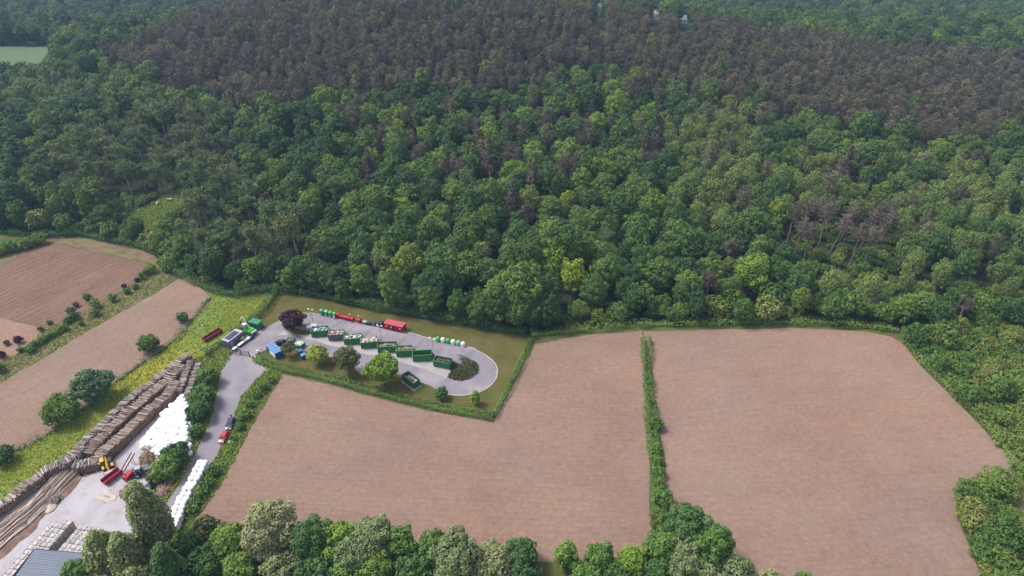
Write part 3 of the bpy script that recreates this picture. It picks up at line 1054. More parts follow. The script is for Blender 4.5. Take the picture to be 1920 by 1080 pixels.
# ------------------------------------------------------------------ the woods: which tree grows where
Z_PINE = [(195, 97), (290, 60), (430, 2), (430, -200), (900, -200), (960, -2), (1130, 12), (1300, 36), (1500, 62), (1700, 88), (1990, 110), (1990, 225), (1920, 222), (1880, 245), (1810, 262),
          (1740, 262), (1640, 245), (1560, 222), (1440, 196), (1330, 168), (1230, 148), (1100, 125), (1010, 130), (950, 172), (860, 185), (830, 155), (740, 165), (620, 170), (560, 180), (520, 212),
          (420, 182), (345, 168), (280, 148)]
Z_MIX = [(600, 160), (860, 180), (1010, 130), (1240, 150), (1320, 300), (1000, 340), (760, 330), (600, 240)]
Z_BIRCH = [(1225, 185), (1330, 180), (1440, 208), (1560, 235), (1640, 258), (1760, 280), (1960, 300), (1960, 470), (1700, 480), (1640, 380), (1480, 385), (1400, 400), (1330, 385), (1270, 330), (1240, 260)]
Z_BIRCH_L = [(0, 120), (190, 105), (300, 160), (420, 190), (520, 225), (430, 260), (330, 215), (180, 200), (0, 200)]
Z_THIN = [(195, 215), (330, 220), (440, 215), (440, 320), (350, 345), (235, 365), (40, 340), (75, 290), (150, 270)]
Z_THIN2 = [(345, 330), (470, 345), (570, 385), (590, 450), (530, 505), (440, 515), (370, 480), (335, 420)]
Z_LEAN = [(1470, 385), (1690, 385), (1700, 500), (1600, 520), (1480, 480)]
Z_SCRUB = [(1440, 540), (1700, 500), (2000, 480), (2000, 700), (1690, 640), (1440, 615)]
Z_SCRUB2 = [(1000, 575), (1440, 555), (1440, 618), (1000, 635)]
Z_EDGE_L = [(-50, 400), (240, 400), (290, 430), (340, 470), (340, 520), (-50, 470)]
HOUSES_PX = [(1125, 19, 9.5), (1232, 30, 12), (1286, 38, 12)]
house_at = []
for hx, hy, hw in HOUSES_PX:
    _z = -20.0
    for _ in range(30):
        _v = P(hx, hy, _z + 3)
        _z = float(height(_v.x, _v.y))
    house_at.append(Vector((_v.x, _v.y, _z)))


# trees that stand out of the wood
def crown_at(px, py, H):
    """foot of a tree whose crown middle shows at the surveyed pixel"""
    z = 0.0
    for _ in range(25):
        v = P(px, py, z + H * 0.65)
        z = 0.5 * z + 0.5 * float(height(v.x, v.y))
    v.z = z - 0.1
    return v


SPECIAL = [('oak_yellow', 747, 236, 0.7, 'bright yellow-green narrow tree beside a brown pine in mid wood'), ('oak_yellow', 795, 250, 0.62, 'bright yellow-green round-topped tree, right-hand one of two'),
           ('oak_yellow', 758, 388, 0.72, 'lone yellow-green tree in the dark wood left of centre'), ('oak_bright', 828, 300, 0.8, 'pale lime tree left of the big brown conifer'),
           ('oak_yellow', 1065, 375, 0.62, 'small yellow-green tree right of the brown conifer pair'), ('oak_yellow', 1075, 515, 0.8, 'yellow-green tree at the front of the wood above the dividing hedge'),
           ('oak_bright', 960, 315, 0.85, 'light green tree between the brown conifers'), ('oak_bright', 1100, 460, 0.85, 'light green round crown above the dividing hedge'),
           ('oak_bright', 1040, 480, 0.95, 'tall mid-green crown above the yellow-green tree at wood front'),
           ('cone_pine', 917, 288, 1.4, 'largest brown cone-shaped conifer in mid wood'), ('cone_pine', 1000, 332, 1.2, 'brown cone-shaped conifer, upper right of a pair'),
           ('cone_pine', 960, 365, 1.15, 'brown cone-shaped conifer, lower left of a pair'), ('cone_pine', 1230, 228, 1.1, 'brown conifer at the edge of the pale birches'),
           ('cone_pine', 1110, 205, 1.0, 'small pinkish brown conifer near the hill top'), ('cone_pine', 690, 300, 1.1, 'brown conifer below the pines on the left of mid wood'),
           ('cone_pine', 1590, 300, 1.2, 'dark brown spreading conifer amid the pale birches'), ('cone_pine', 1510, 285, 0.6, 'small brown conifer left of the dark spreading one'),
           ('dead', 1130, 300, 1.0, 'bare pale dead tree standing in mid wood'), ('rusty', 990, 405, 0.75, 'withered brown tree below the brown conifer pair'),
           ('rusty', 1003, 555, 0.55, 'small withered brown tree at the wood front'), ('dead', 1790, 250, 0.9, 'bare white dead tree among right-hand pines'),
           ('rusty', 1810, 575, 0.6, 'small rusty brown tree in the scrub on the right'), ('oak_bright', 1415, 500, 1.0, 'large olive tree in front of the leaning pines')]
LEAN = [(1487, 408), (1500, 432), (1512, 398), (1533, 400), (1548, 412), (1562, 394), (1570, 425), (1590, 402), (1612, 404), (1628, 418), (1640, 400), (1655, 416), (1668, 408), (1610, 445), (1635, 450), (1520, 440)]
FREE = [(crown_at(x, y, KINDS[k][0]['H'] * s), 2.2 + 3.2 * s * (1.25 if k == 'cone_pine' else 1)) for k, x, y, s, lb in SPECIAL] + [(crown_at(x, y + 5, 15.5), 2.0) for x, y in LEAN]


def grow_woods():
    xs, ys = [], []
    y = 150.0
    while y < 1040:
        half = 0.9 * (y * _cs + 75) + 45
        step = 3.4 if y < 620 else 5.2
        n = int(2 * half / step)
        x = -half + (np.arange(n) + RNG.uniform(-0.48, 0.48, n)) * step
        xs.append(x)
        ys.append(y + RNG.uniform(-0.48, 0.48, n) * step)
        y += step * 0.9
    X, Y = np.concatenate(xs), np.concatenate(ys)
    ok = Y > np.interp(X, _ex, _ey) + 1.2
    ok &= ~inpoly(X, Y, CLEARING)
    ok &= ~inpoly(X, Y, FARFIELD)
    # nothing grows on the near fields and scrub, planted by hand below
    xe = P(1680, 624).x
    ok &= ~((X > xe - 2) & (Y < P(1680, 624).y + 2))
    # open ground in front of the far pasture and the far houses
    tx, ty, _d = proj(X, Y, height(X, Y) + 15.5)
    _bx, by0, _d = proj(X, Y, height(X, Y))
    _tx, ty19, _d = proj(X, Y, height(X, Y) + 18)
    _tx, ty14, _d = proj(X, Y, height(X, Y) + 13.5)
    ok &= ~((tx < 100) & (ty14 < 110 - 0.25 * np.maximum(tx - 50, 0)) & (by0 > 86))
    for h, (hx, hy, hw) in zip(house_at, HOUSES_PX):
        ok &= ~((np.abs(X - h.x) < 9) & (np.abs(Y - h.y) < 9))
        ok &= ~((np.abs(tx - hx) < hw + 4) & (ty19 < hy + 5) & (Y < h.y))
    for v, r in FREE:
        ok &= ~((X - v.x) ** 2 + (Y - v.y) ** 2 < r * r)
        # and nothing tall close in front
        ok &= ~((np.abs(X - v.x) < r * .8) & (Y < v.y) & (Y > v.y - r * 1.9))
    X, Y = X[ok], Y[ok]
    Z = height(X, Y)
    px, py, dep = proj(X, Y, Z + 10.0)
    n = len(X)
    kind = np.full(n, 'oak', dtype=object)
    u = RNG.uniform(size=n)
    hump = Y < 540
    pin = inpoly(px, py, Z_PINE) & hump
    kind[pin] = 'pine'
    kind[pin & (u < 0.045)] = 'oak'
    kind[pin & (u > 0.965)] = 'birch'
    mix = inpoly(px, py, Z_MIX) & ~pin & hump
    kind[mix & (u < 0.28)] = 'pine'
    kind[mix & (u > 0.93)] = 'oak_bright'
    b = (inpoly(px, py, Z_BIRCH) | inpoly(px, py, Z_BIRCH_L)) & ~pin & hump
    kind[b & (u < 0.72)] = 'birch'
    kind[b & (u > 0.95)] = 'pine'
    t = inpoly(px, py, Z_THIN) | inpoly(px, py, Z_THIN2)
    kind[t & (u < 0.6)] = 'thin'
    kind[t & (u > 0.97)] = 'rusty'
    t1 = inpoly(px, py, Z_THIN)
    kind[t1 & (u > 0.6) & (u < 0.97)] = 'shrub'
    s = inpoly(px, py, Z_SCRUB)
    kind[s] = 'small'
    kind[s & (u < 0.35)] = 'shrub'
    kind[s & (u > 0.82)] = 'birch'
    s2 = inpoly(px, py, Z_SCRUB2) | inpoly(px, py, Z_EDGE_L)
    kind[s2] = 'small'
    kind[s2 & (u < 0.3)] = 'shrub'
    kind[s2 & (u > 0.8)] = 'oak'
    bx, by, _d = proj(X, Y, Z)
    kind[(bx > 205) & (bx < 352) & (by > 372) & (by < 462)] = 'shrub'
    edge_d = Y - np.interp(X, _ex, _ey)
    fringe = edge_d < np.where((bx > 300) & (bx < 580), 12, 9)
    kind[fringe] = 'shrub'
    kind[fringe & (u > 0.12)] = 'small'
    kind[fringe & (u > 0.72)] = 'oak'
    ln = inpoly(px, py, Z_LEAN)
    kind[ln] = 'shrub'
    oakm = kind == 'oak'
    near = oakm & hump & ~fringe
    kind[near & (u > 0.90)] = 'birch'
    kind[near & (u > 0.98)] = 'oak_bright'
    kind[near & (u < 0.012)] = 'rusty'
    kind[near & (u > 0.012) & (u < 0.03)] = 'thin'
    far = ~hump
    kind[far] = 'oak'
    kind[far & (u > 0.7)] = 'birch'
    RAD = {'oak': 5.0, 'birch': 2.9, 'pine': 2.55, 'thin': 2.8, 'shrub': 2.0, 'small': 2.5, 'oak_bright': 4.0, 'rusty': 2.8}
    # keep distances between neighbours
    order = RNG.permutation(n)
    size = RNG.choice([0.62, 0.75, 0.85, 0.95, 1.08], n, p=[.15, .25, .28, .22, .1]) * RNG.uniform(0.93, 1.07, n)
    size[far] *= 1.05
    size[kind == 'pine'] = RNG.uniform(0.78, 1.12, int((kind == 'pine').sum()))
    fo = fringe & (bx > 520) & (bx < 1010) & (u > 0.15)
    kind[fo] = 'oak'
    fs = fringe & (kind == 'small')
    size[fs] = RNG.uniform(0.65, 1.45, int(fs.sum()))
    fk = fringe & (kind == 'oak')
    size[fk] = RNG.uniform(0.5, 0.8, int(fk.sum()))
    size[fo] = RNG.uniform(0.5, 0.85, int(fo.sum()))
    cell = 6.0
    grid = {}
    keep = []
    rad = np.array([RAD[k] for k in kind]) * size * 0.86
    rad[fringe] *= 0.75
    for i in order:
        gx, gy = int(X[i] // cell), int(Y[i] // cell)
        r = rad[i]
        bad = False
        for ax in (gx - 1, gx, gx + 1):
            for ay in (gy - 1, gy, gy + 1):
                for j in grid.get((ax, ay), ()):
                    if (X[i] - X[j]) ** 2 + (Y[i] - Y[j]) ** 2 < (r + rad[j]) ** 2:
                        bad = True
                        break
                if bad:
                    break
            if bad:
                break
        if not bad:
            grid.setdefault((gx, gy), []).append(i)
            keep.append(i)
    k = np.array(keep)
    return X[k], Y[k], Z[k], kind[k], size[k], dep[k], px[k], py[k]


WX, WY, WZ, WK, WS, WD, WPX, WPY = grow_woods()


def where(px, py):
    if px < 560:
        return 'in the left-hand wood above the clearing' if py < 420 else 'at the wood edge above the meadow'
    if px < 1010:
        return 'in the wood behind the recycling yard'
    if px < 1450:
        return 'in the wood behind the dividing hedge'
    return 'in the wood behind the right-hand field'


DESC = {'oak': 'dense rounded dark green tree', 'birch': 'slender pale olive-green tree', 'pine': 'grey-brown pine with bare stem', 'thin': 'tall thin-crowned tree with pale stem',
        'shrub': 'green bush', 'small': 'young bushy green tree', 'oak_bright': 'fresh yellow-green rounded tree', 'rusty': 'withered brownish tree'}


def plant_woods():
    inframe = (WPX > -40) & (WPX < 1960) & (WPY > -20)
    for kind in ('oak', 'birch', 'pine', 'thin', 'small', 'shrub', 'oak_bright', 'rusty'):
        idx = np.where(WK == kind)[0]
        vis = idx[inframe[idx] & (WY[idx] < 545)]
        vis = vis[np.argsort(WD[vis])][:60 if kind == 'shrub' else 270]
        chosen = set(vis.tolist())
        for i in vis:
            s = WS[i]
            sc = (s * random.uniform(0.92, 1.08), s * random.uniform(0.92, 1.08), s * random.uniform(0.88, 1.12))
            w = where(WPX[i], WPY[i])
            sz = 'small ' if s < .76 else ('large ' if s > .98 else '')
            o = put_tree(kind, random.randrange(99), (WX[i], WY[i], WZ[i] - 0.1), random.uniform(0, 6.28), sc, sz + DESC[kind] + ' ' + w, sz + DESC[kind] + 's ' + w)
            o.rotation_euler = (random.gauss(0, 0.025), random.gauss(0, 0.025), o.rotation_euler.z)
        rest = np.array([i for i in idx if i not in chosen], int)
        if len(rest) == 0:
            continue
        fr = rest[WY[rest] >= 545]
        nr = rest[WY[rest] < 545]
        for part, nm, lb in ((nr, kind + '_wood', 'further ' + DESC[kind] + 's covering the hill'), (fr, 'far_' + kind + '_wood', 'hazy far-off wood of ' + DESC[kind] + 's beyond the hill')):
            if len(part) == 0:
                continue
            sc = WS[part][:, None] * RNG.uniform(0.9, 1.1, (len(part), 3))
            name = {'oak': 'broadleaf', 'oak_bright': 'bright_broadleaf', 'rusty': 'withered', 'thin': 'thin_tree', 'small': 'young_tree'}.get(kind, kind)
            name = ('far_' if part is fr else '') + name + '_wood'
            scatter(name, np.stack([WX[part], WY[part], WZ[part] - 0.1], 1), RNG.uniform(0, 6.28, len(part)), sc, template(kind), lb, 'wood')


plant_woods()
print('woods', {k: int((WK == k).sum()) for k in set(WK)})

for i, (k, x, y, s, lb) in enumerate(SPECIAL):
    H = KINDS[k][0]['H'] * s
    sx = s * (0.72 if k == 'oak_yellow' and i == 0 else 1.0)
    put_tree(k, i, crown_at(x, y, H), random.uniform(0, 6.28), (sx, sx, s), lb)
for i, (x, y) in enumerate(LEAN):
    o = put_tree('lean_pine', i, crown_at(x, y + 5, 15.5), random.uniform(0, 6.28), (0.9, 0.9, 1.05), 'leaning pine with bare pale stem in the clump right of the olive tree', 'leaning pines in the clump above the right-hand field')
    o.rotation_euler = (random.gauss(0, 0.05), random.uniform(0.02, 0.2), o.rotation_euler.z)

# ------------------------------------------------------------------ paints
for _n, _c, _r in (('green', (0.04, 0.2, 0.06), 0.5), ('green_dark', (0.025, 0.13, 0.065), 0.5), ('green_teal', (0.045, 0.19, 0.1), 0.5), ('grey_steel', (0.13, 0.14, 0.15), 0.55),
                   ('blue', (0.02, 0.09, 0.3), 0.45), ('blue_light', (0.1, 0.22, 0.42), 0.5), ('red', (0.36, 0.012, 0.03), 0.5), ('red_roof', (0.4, 0.08, 0.085), 0.6),
                   ('red_rust', (0.22, 0.03, 0.022), 0.65), ('white', (0.72, 0.72, 0.73), 0.5), ('black', (0.015, 0.015, 0.017), 0.6), ('rubber', (0.02, 0.02, 0.021), 0.85),
                   ('dark_blue', (0.02, 0.022, 0.07), 0.5), ('cabin', (0.14, 0.155, 0.185), 0.6), ('cabin_roof', (0.34, 0.34, 0.38), 0.6), ('loader_green', (0.05, 0.34, 0.03), 0.4),
                   ('bin_green', (0.07, 0.36, 0.09), 0.45), ('bin_green_dark', (0.03, 0.2, 0.08), 0.5), ('bin_mint', (0.2, 0.45, 0.25), 0.45), ('yellow', (0.55, 0.3, 0.02), 0.4),
                   ('dark_grey', (0.05, 0.05, 0.055), 0.6), ('pale_green', (0.5, 0.58, 0.4), 0.6), ('cream', (0.55, 0.5, 0.32), 0.7), ('galv', (0.3, 0.31, 0.32), 0.4)):
    MT[_n] = plain('paint_' + _n, _c, _r, 0.22, 1.3, dirt=tuple(0.5 * x + 0.045 for x in _c) if _n not in ('white', 'rubber', 'black') else None)
MT['tyre_rim'] = plain('rim_metal', (0.35, 0.35, 0.36), 0.4, 0.1, 5, 0.6)
MT['wood_old'] = plain('waste_wood', (0.24, 0.16, 0.1), 0.85, 0.4, 3)
MT['rubble'] = plain('rubble', (0.3, 0.24, 0.21), 0.9, 0.35, 4)
MT['garden'] = plain('garden_waste', (0.1, 0.085, 0.045), 0.9, 0.45, 4)
MT['scrap'] = plain('scrap_metal', (0.33, 0.34, 0.37), 0.5, 0.4, 4)
MT['card'] = plain('cardboard', (0.36, 0.24, 0.15), 0.85, 0.2, 3)
MT['brick_waste'] = plain('brick_waste', (0.3, 0.12, 0.09), 0.9, 0.3, 4)
MT['glass'] = plain('car_glass', (0.03, 0.035, 0.045), 0.08, 0.1, 1, 0, 0.9)
MT['glass_pale'] = plain('cab_glass', (0.22, 0.25, 0.28), 0.12, 0.1, 1, 0, 0.8)
MT['solar'] = plain('solar_cell', (0.02, 0.02, 0.06), 0.25, 0.25, 2, 0, 0.6)
MT['car_red'] = plain('car_paint_red', (0.42, 0.012, 0.03), 0.22, 0.06, 1, 0, 0.6)
MT['car_navy'] = plain('car_paint_navy', (0.02, 0.028, 0.075), 0.2, 0.06, 1, 0, 0.6)
MT['car_black'] = plain('car_paint_black', (0.018, 0.018, 0.022), 0.2, 0.06, 1, 0, 0.6)


def chunks(m, n, x0, x1, y0, y1, z, sx, nm, rise=0.5, seed=1):
    rs = random.Random(seed)
    for _ in range(n):
        u, v = rs.uniform(0, 1), rs.uniform(0, 1)
        c = Vector((x0 + (x1 - x0) * u, y0 + (y1 - y0) * v, z + rise * math.sin(math.pi * u) * math.sin(math.pi * v) * rs.uniform(0.5, 1.1)))
        M = Matrix.Translation(c) @ Matrix.Rotation(rs.uniform(0, 6.28), 4, 'Z') @ Matrix.Rotation(rs.gauss(0, 0.35), 4, 'X') @ Matrix.Rotation(rs.gauss(0, 0.35), 4, 'Y')
        a, b, d = (rs.uniform(*sx), rs.uniform(sx[0] * 0.5, sx[1] * 0.6), rs.uniform(0.06, 0.35))
        m.box(-a / 2, a / 2, -b / 2, b / 2, -d / 2, d / 2, rs.randrange(nm), M)


def skip(A, B, w, h, paint, label, load, group=None, size=(0.3, 1.1), fill=0.75, n=70, L=None, rise=0.45, seed=1, name='open_container'):
    o, rz, ln = frame(A, B)
    L = L or ln
    t = thing(name, label, 'container', (o.x, o.y, 0.045), rz, group)
    b = MB()
    k = 0.07
    z0 = 0.16
    b.box(0, L, 0, w, z0, z0 + k)
    b.box(0, L, 0, k, z0 + k, h).box(0, L, w - k, w, z0 + k, h).box(0, k, k, w - k, z0 + k, h)
    b.build('body', MT[paint], t)
    r = MB()
    q = 0.35
    while q < L - 0.2:
        r.box(q, q + 0.1, -0.07, -0.002, z0, h - 0.12)
        r.box(q, q + 0.1, w + 0.002, w + 0.07, z0, h - 0.12)
        q += 0.72
    r.build('ribs', MT[paint], t)
    m = MB()
    m.box(-0.06, L + 0.06, -0.1, 0.1, h + 0.002, h + 0.13).box(-0.06, L + 0.06, w - 0.1, w + 0.1, h + 0.002, h + 0.13).box(-0.06, 0.12, 0.102, w - 0.102, h + 0.002, h + 0.13)
    m.build('rim', MT[paint], t)
    d = MB()
    d.box(L - k, L, k + 0.003, w / 2 - 0.01, z0 + k, h).box(L - k, L, w / 2 + 0.01, w - k - 0.003, z0 + k, h)
    d.build('door', MT[paint], t)
    s = MB()
    s.box(0.1, L - 0.1, 0.3, 0.5, 0, z0 - 0.002).box(0.1, L - 0.1, w - 0.5, w - 0.3, 0, z0 - 0.002)
    s.build('skid', MT['dark_grey'], t)
    hk = MB()
    hk.tube([(-0.02, w / 2 - 0.25, h * 0.55), (-0.25, w / 2 - 0.2, h * 0.62), (-0.25, w / 2 + 0.2, h * 0.62), (-0.02, w / 2 + 0.25, h * 0.55)], [0.05] * 4, 6)
    hk.build('hook_bar', MT['galv'], t)
    ld = MB()
    mats = [MT[x] for x in load]
    # settled heap with pieces on top
    gx, gy = 9, 5
    rs = random.Random(seed)
    H = [[z0 + (h - z0) * fill - 0.15 + 0.2 * rs.random() for _ in range(gy)] for _ in range(gx)]
    for i in range(gx - 1):
        for j in range(gy - 1):
            c = lambda a, bb: (0.09 + (L - 0.18) * a / (gx - 1), 0.09 + (w - 0.18) * bb / (gy - 1), H[a][bb])
            ld.poly([c(i, j), c(i + 1, j), c(i + 1, j + 1), c(i, j + 1)], rs.randrange(len(mats)))
    chunks(ld, n, 0.5, L - 0.5, 0.45, w - 0.45, z0 + (h - z0) * fill, size, len(mats), rise, seed)
    ld.build('load', mats, t)
    return t


# ------------------------------------------------------------------ the recycling yard: eight bays of containers below the quay
BAYS = [((585, 633.3), (616, 630.8), 'green', 'dark green open container of mixed scrap, nearest the white bags', ['scrap', 'white', 'blue_light', 'dark_grey'], 0.8, 90),
        ((616.7, 639.7), (645.5, 638), 'grey_steel', 'grey open container heaped with pinkish rubble', ['rubble', 'brick_waste', 'white'], 0.88, 90),
        ((645.8, 647.5), (678.3, 645.3), 'green', 'green open container of grey and white scrap beside the grey one', ['scrap', 'white', 'dark_grey'], 0.88, 90),
        ((677.5, 654.7), (708.3, 651.7), 'green', 'green open container brimming with white and rust-coloured waste', ['white', 'white', 'card', 'brick_waste'], 0.97, 100),
        ((708.5, 662), (743, 661), 'green', 'green open container of planks half hidden by the large lime tree', ['wood_old', 'garden', 'rubble'], 0.75, 60),
        ((743.6, 670), (773.6, 668.3), 'green', 'green open container of brown wood waste, third from the round bed', ['wood_old', 'card', 'garden'], 0.8, 60),
        ((774.4, 678.7), (810, 676.7), 'green', 'nearly empty green open container, second from the round bed', ['dark_grey', 'grey_steel'], 0.25, 12),
        ((812.5, 687.5), (843.3, 693.3), 'green_teal', 'teal-green open container of dark bags beside the round bed', ['black', 'garden', 'dark_grey'], 0.72, 60)]
for i, (a, b, p, lb, ld, fl, n) in enumerate(BAYS):
    skip(a, b, 2.45, 2.25, p, lb, ld, 'open containers in the quay bays', fill=fl, n=n, seed=i + 3)
t = skip((754.5, 714), (776, 730.5), 2.35, 2.2, 'green_dark', 'dark green open container alone on its slab below the lime tree', ['white', 'card', 'scrap', 'dark_grey'], None, fill=0.6, n=50, seed=21)


def quay():
    """raised tipping platform with a sawtooth front, sloping down to the upper lane behind"""
    front = []
    for a, b, *_ in BAYS:
        o, rz, ln = frame(a, b)
        ux = Vector((math.cos(rz), math.sin(rz), 0))
        uy = Vector((-ux.y, ux.x, 0))
        front += [o + uy * 2.85 - ux * 0.1, o + ux * ln + uy * 2.85]
    d = (front[-1] - front[0]).normalized()
    up = Vector((-d.y, d.x, 0))
    pts = [(front[0] - d * 7, 0.05)] + [(p, 1.15) for p in front] + [(front[-1] + d * 4, 0.05)]
    m = MB()
    n = len(pts)
    base = front[0]
    for i in range(n - 1):
        (p, h), (q, g) = pts[i], pts[i + 1]
        # the back edge runs straight
        pb = base + d * (p - base).dot(d) + up * 9.0
        qb = base + d * (q - base).dot(d) + up * 9.0
        f = lambda v, z: (v.x, v.y, z)
        m.poly([f(p, h), f(q, g), f(qb, 0.042), f(pb, 0.042)], 0)
        m.poly([f(p, 0), f(q, 0), f(q, g), f(p, h)], 1)
    o = m.build('quay', [MT['asphalt'], MT['concrete']])
    o['kind'] = 'structure'
    r = MB()
    for i in range(1, n - 1):
        p, h = pts[i]
        r.tube([(p.x, p.y, h), (p.x, p.y, h + 1.0)], [0.045, 0.045], 5)
        if i < n - 2:
            q, g = pts[i + 1]
            c = (p + q) / 2
            r.tube([(c.x, c.y, h), (c.x, c.y, h + 1.0)], [0.04, 0.04], 5)
            for z in (0.5, 1.0):
                r.tube([(p.x, p.y, h + z), (q.x, q.y, g + z)], [0.035, 0.035], 5)
    t = r.build('quay_railing', MT['galv'])
    tag(t, 'steel railing along the sawtooth edge behind the open containers', 'railing')


quay()


def closed_box(name, A, B, w, h, paint, roof, label, cat='container', L=None, group=None, z=0.045):
    o, rz, ln = frame(A, B)
    L = L or ln
    t = thing(name, label, cat, (o.x, o.y, z), rz, group)
    b = MB()
    b.box(0, L, 0, w, 0.1, h)
    b.build('body', MT[paint], t, bevel=0.03)
    c = MB()
    q = 0.2
    while q < L - 0.15:
        c.box(q, q + 0.12, -0.05, -0.003, 0.15, h - 0.1).box(q, q + 0.12, w + 0.003, w + 0.05, 0.15, h - 0.1)
        q += 0.42
    q = 0.2
    while q < w - 0.15:
        c.box(-0.05, -0.003, q, q + 0.12, 0.15, h - 0.1)
        q += 0.42
    c.build('corrugation', MT[paint], t)
    r = MB()
    r.box(-0.07, L + 0.07, -0.07, w + 0.07, h + 0.002, h + 0.09)
    q = 0.5
    while q < L:
        r.box(q, q + 0.08, 0, w, h + 0.092, h + 0.13)
        q += 0.9
    r.build('roof', MT[roof], t)
    f = MB()
    for x in (0, L - 0.25):
        f.box(x, x + 0.25, 0.1, w - 0.1, 0, 0.098)
    f.build('feet', MT['dark_grey'], t)
    return t, L


# site office with solar panels
t, L = closed_box('site_office', (432.5, 655), (459, 634.5), 2.9, 2.75, 'cabin', 'cabin_roof', 'grey site office with solar panels on its flat roof by the gate', 'cabin')
s = MB()
s.box(0.7, L - 0.9, 0.35, 2.5, 2.9, 2.94)
s.build('panel_frame', MT['galv'], t)
for i in range(5):
    for j in range(2):
        q = MB()
        wx = (L - 1.7) / 5
        q.box(0.74 + i * wx, 0.74 + (i + 1) * wx - 0.06, 0.39 + j * 1.05, 0.39 + j * 1.05 + 0.99, 2.943, 2.975)
        q.build('solar_panel', MT['solar'], t)
q = MB()
q.box(0.5, 1.4, -0.085, -0.052, 0.12, 2.15)
dr = q.build('door', MT['cabin_roof'], t)
MB().tube([(1.28, -0.13, 1.05), (1.28, -0.13, 1.2)], [0.03, 0.03], 6).build('handle', MT['black'], dr)
for x in (2.2, 3.9, 5.4):
    q = MB()
    q.box(x, x + 1.1, -0.085, -0.052, 1.0, 2.0)
    wnd = q.build('window', MT['galv'], t)
    MB().box(x + 0.07, x + 1.03, -0.1, -0.087, 1.07, 1.93).build('pane', MT['glass'], wnd)
# closed green container behind the loader
closed_box('storage_container', (468.5, 615), (484.5, 619), 2.2, 2.3, 'green_teal', 'green_teal', 'closed dull green container at the lawn corner behind the loader', L=3.6)
# red walk-in container with an open door
t, L = closed_box('walk_in_container', (721, 617.5), (755.5, 625), 2.45, 2.3, 'red', 'red_roof', 'bright red walk-in container with an open doorway on the upper lane')
MB().box(2.85, 3.75, -0.09, -0.055, 0.15, 2.0).build('doorway', MT['black'], t)
MB().box(3.8, 4.7, -0.16, -0.095, 0.15, 2.0).build('door_leaf', MT['red'], t)
for x in (0.6, 2.3, 5.4):
    MB().box(x, x + 0.45, -0.085, -0.055, 1.35, 1.75).build('notice', MT['white'], t)
# blue press container
t, L = closed_box('press_container', (501, 658.5), (518.5, 674), 2.35, 2.15, 'blue', 'blue_light', 'long blue press container with pale roof beside the small olive tree')
MB().box(1.9, L - 0.2, -0.09, -0.055, 0.3, 1.9).build('panel', MT['white'], t)
MB().box(L + 0.003, L + 0.35, 0.4, 1.95, 0.2, 1.3).build('hopper', MT['blue'], t)
# green skip with a pale cover, and the dark trough behind it
t = skip((551.5, 652), (563.5, 656), 2.2, 1.35, 'green', 'small green skip under a pale cover right of the olive tree', ['white', 'pale_green'], None, L=2.6, fill=0.98, n=14, size=(0.6, 1.4), seed=31, name='small_skip')
t = skip((537, 645), (550, 646.5), 1.7, 1.1, 'dark_grey', 'low dark skip of scrap hidden behind the olive tree', ['scrap', 'dark_grey', 'wood_old'], None, L=2.4, fill=0.9, n=30, seed=32, name='small_skip')


def lidded_bin(name, at, rz, w, d, h, body, lid, label, cat, group=None, wheels=False, panel=None, dome=0.25):
    t = thing(name, label, cat, (at.x, at.y, 0.045), rz, group)
    b = MB()
    b.box(-w / 2, w / 2, -d / 2, d / 2, h, 0.08, 0, None, 0, 0)
    b = MB()
    b.loft([[(-w * .42, -d * .42, .08), (w * .42, -d * .42, .08), (w * .42, d * .42, .08), (-w * .42, d * .42, .08)],
            [(-w / 2, -d / 2, h), (w / 2, -d / 2, h), (w / 2, d / 2, h), (-w / 2, d / 2, h)]])
    b.build('body', MT[body], t, bevel=0.03)
    l = MB()
    l.loft([[(-w * .54, -d * .54, h + .003), (w * .54, -d * .54, h + .003), (w * .54, d * .54, h + .003), (-w * .54, d * .54, h + .003)],
            [(-w * .52, -d * .5, h + dome * .6), (w * .52, -d * .5, h + dome * .6), (w * .52, d * .5, h + dome * .6), (-w * .52, d * .5, h + dome * .6)],
            [(-w * .4, -d * .25, h + dome), (w * .4, -d * .25, h + dome), (w * .4, d * .3, h + dome), (-w * .4, d * .3, h + dome)]])
    l.build('lid', MT[lid], t)
    f = MB()
    for x in (-1, 1):
        for y in (-1, 1):
            f.box(x * w * .34 - .06, x * w * .34 + .06, y * d * .34 - .06, y * d * .34 + .06, 0, .078)
    f.build('feet', MT['rubber'], t)
    if panel:
        MB().box(-w * .36, w * .36, -d * .54, -d * .505, h * .2, h * .72).build('panel', MT[panel], t)
    return t


yd = (P(868, 648) - P(600, 590))
YA = math.atan2(yd.y, yd.x)
for i, (x, y, lidc, pn) in enumerate([(604.5, 590.5, 'bin_green', 'bin_mint'), (613, 592.3, 'bin_mint', 'cabin_roof'), (620.7, 594.2, 'bin_green', 'bin_mint'), (628.2, 596.3, 'bin_green', 'white')]):
    lidded_bin('textile_bin', P(x, y), YA, 1.12, 1.1, 1.75, 'bin_green_dark', lidc, ['leftmost tall green bin on the upper lane, next to the lamp', 'tall green bin with a pale grey front, second from the left', 'tall green bin with mint front, third from the left',
               'tall green bin with white front, next to the red bins'][i], 'bin', 'tall green bins on the upper lane', panel=pn, dome=0.45)
for i, (x, y) in enumerate([(635.5, 596.5), (641.5, 598), (648, 599.5), (654, 601), (661, 602.8), (674, 605)]):
    lidded_bin('red_bin', P(x, y), YA, 1.15, 1.1, 1.25 if i else 1.6, 'red', 'red', ['red bin touching the last tall green bin', 'second red bin of the row beside the green bins', 'middle red bin of the row beside the green bins', 'fourth red bin of the row beside the green bins',
               'last red bin at the right end of the touching row', 'round red bin standing a little apart, right of the red row'][i], 'bin', 'red bins on the upper lane', dome=0.3)
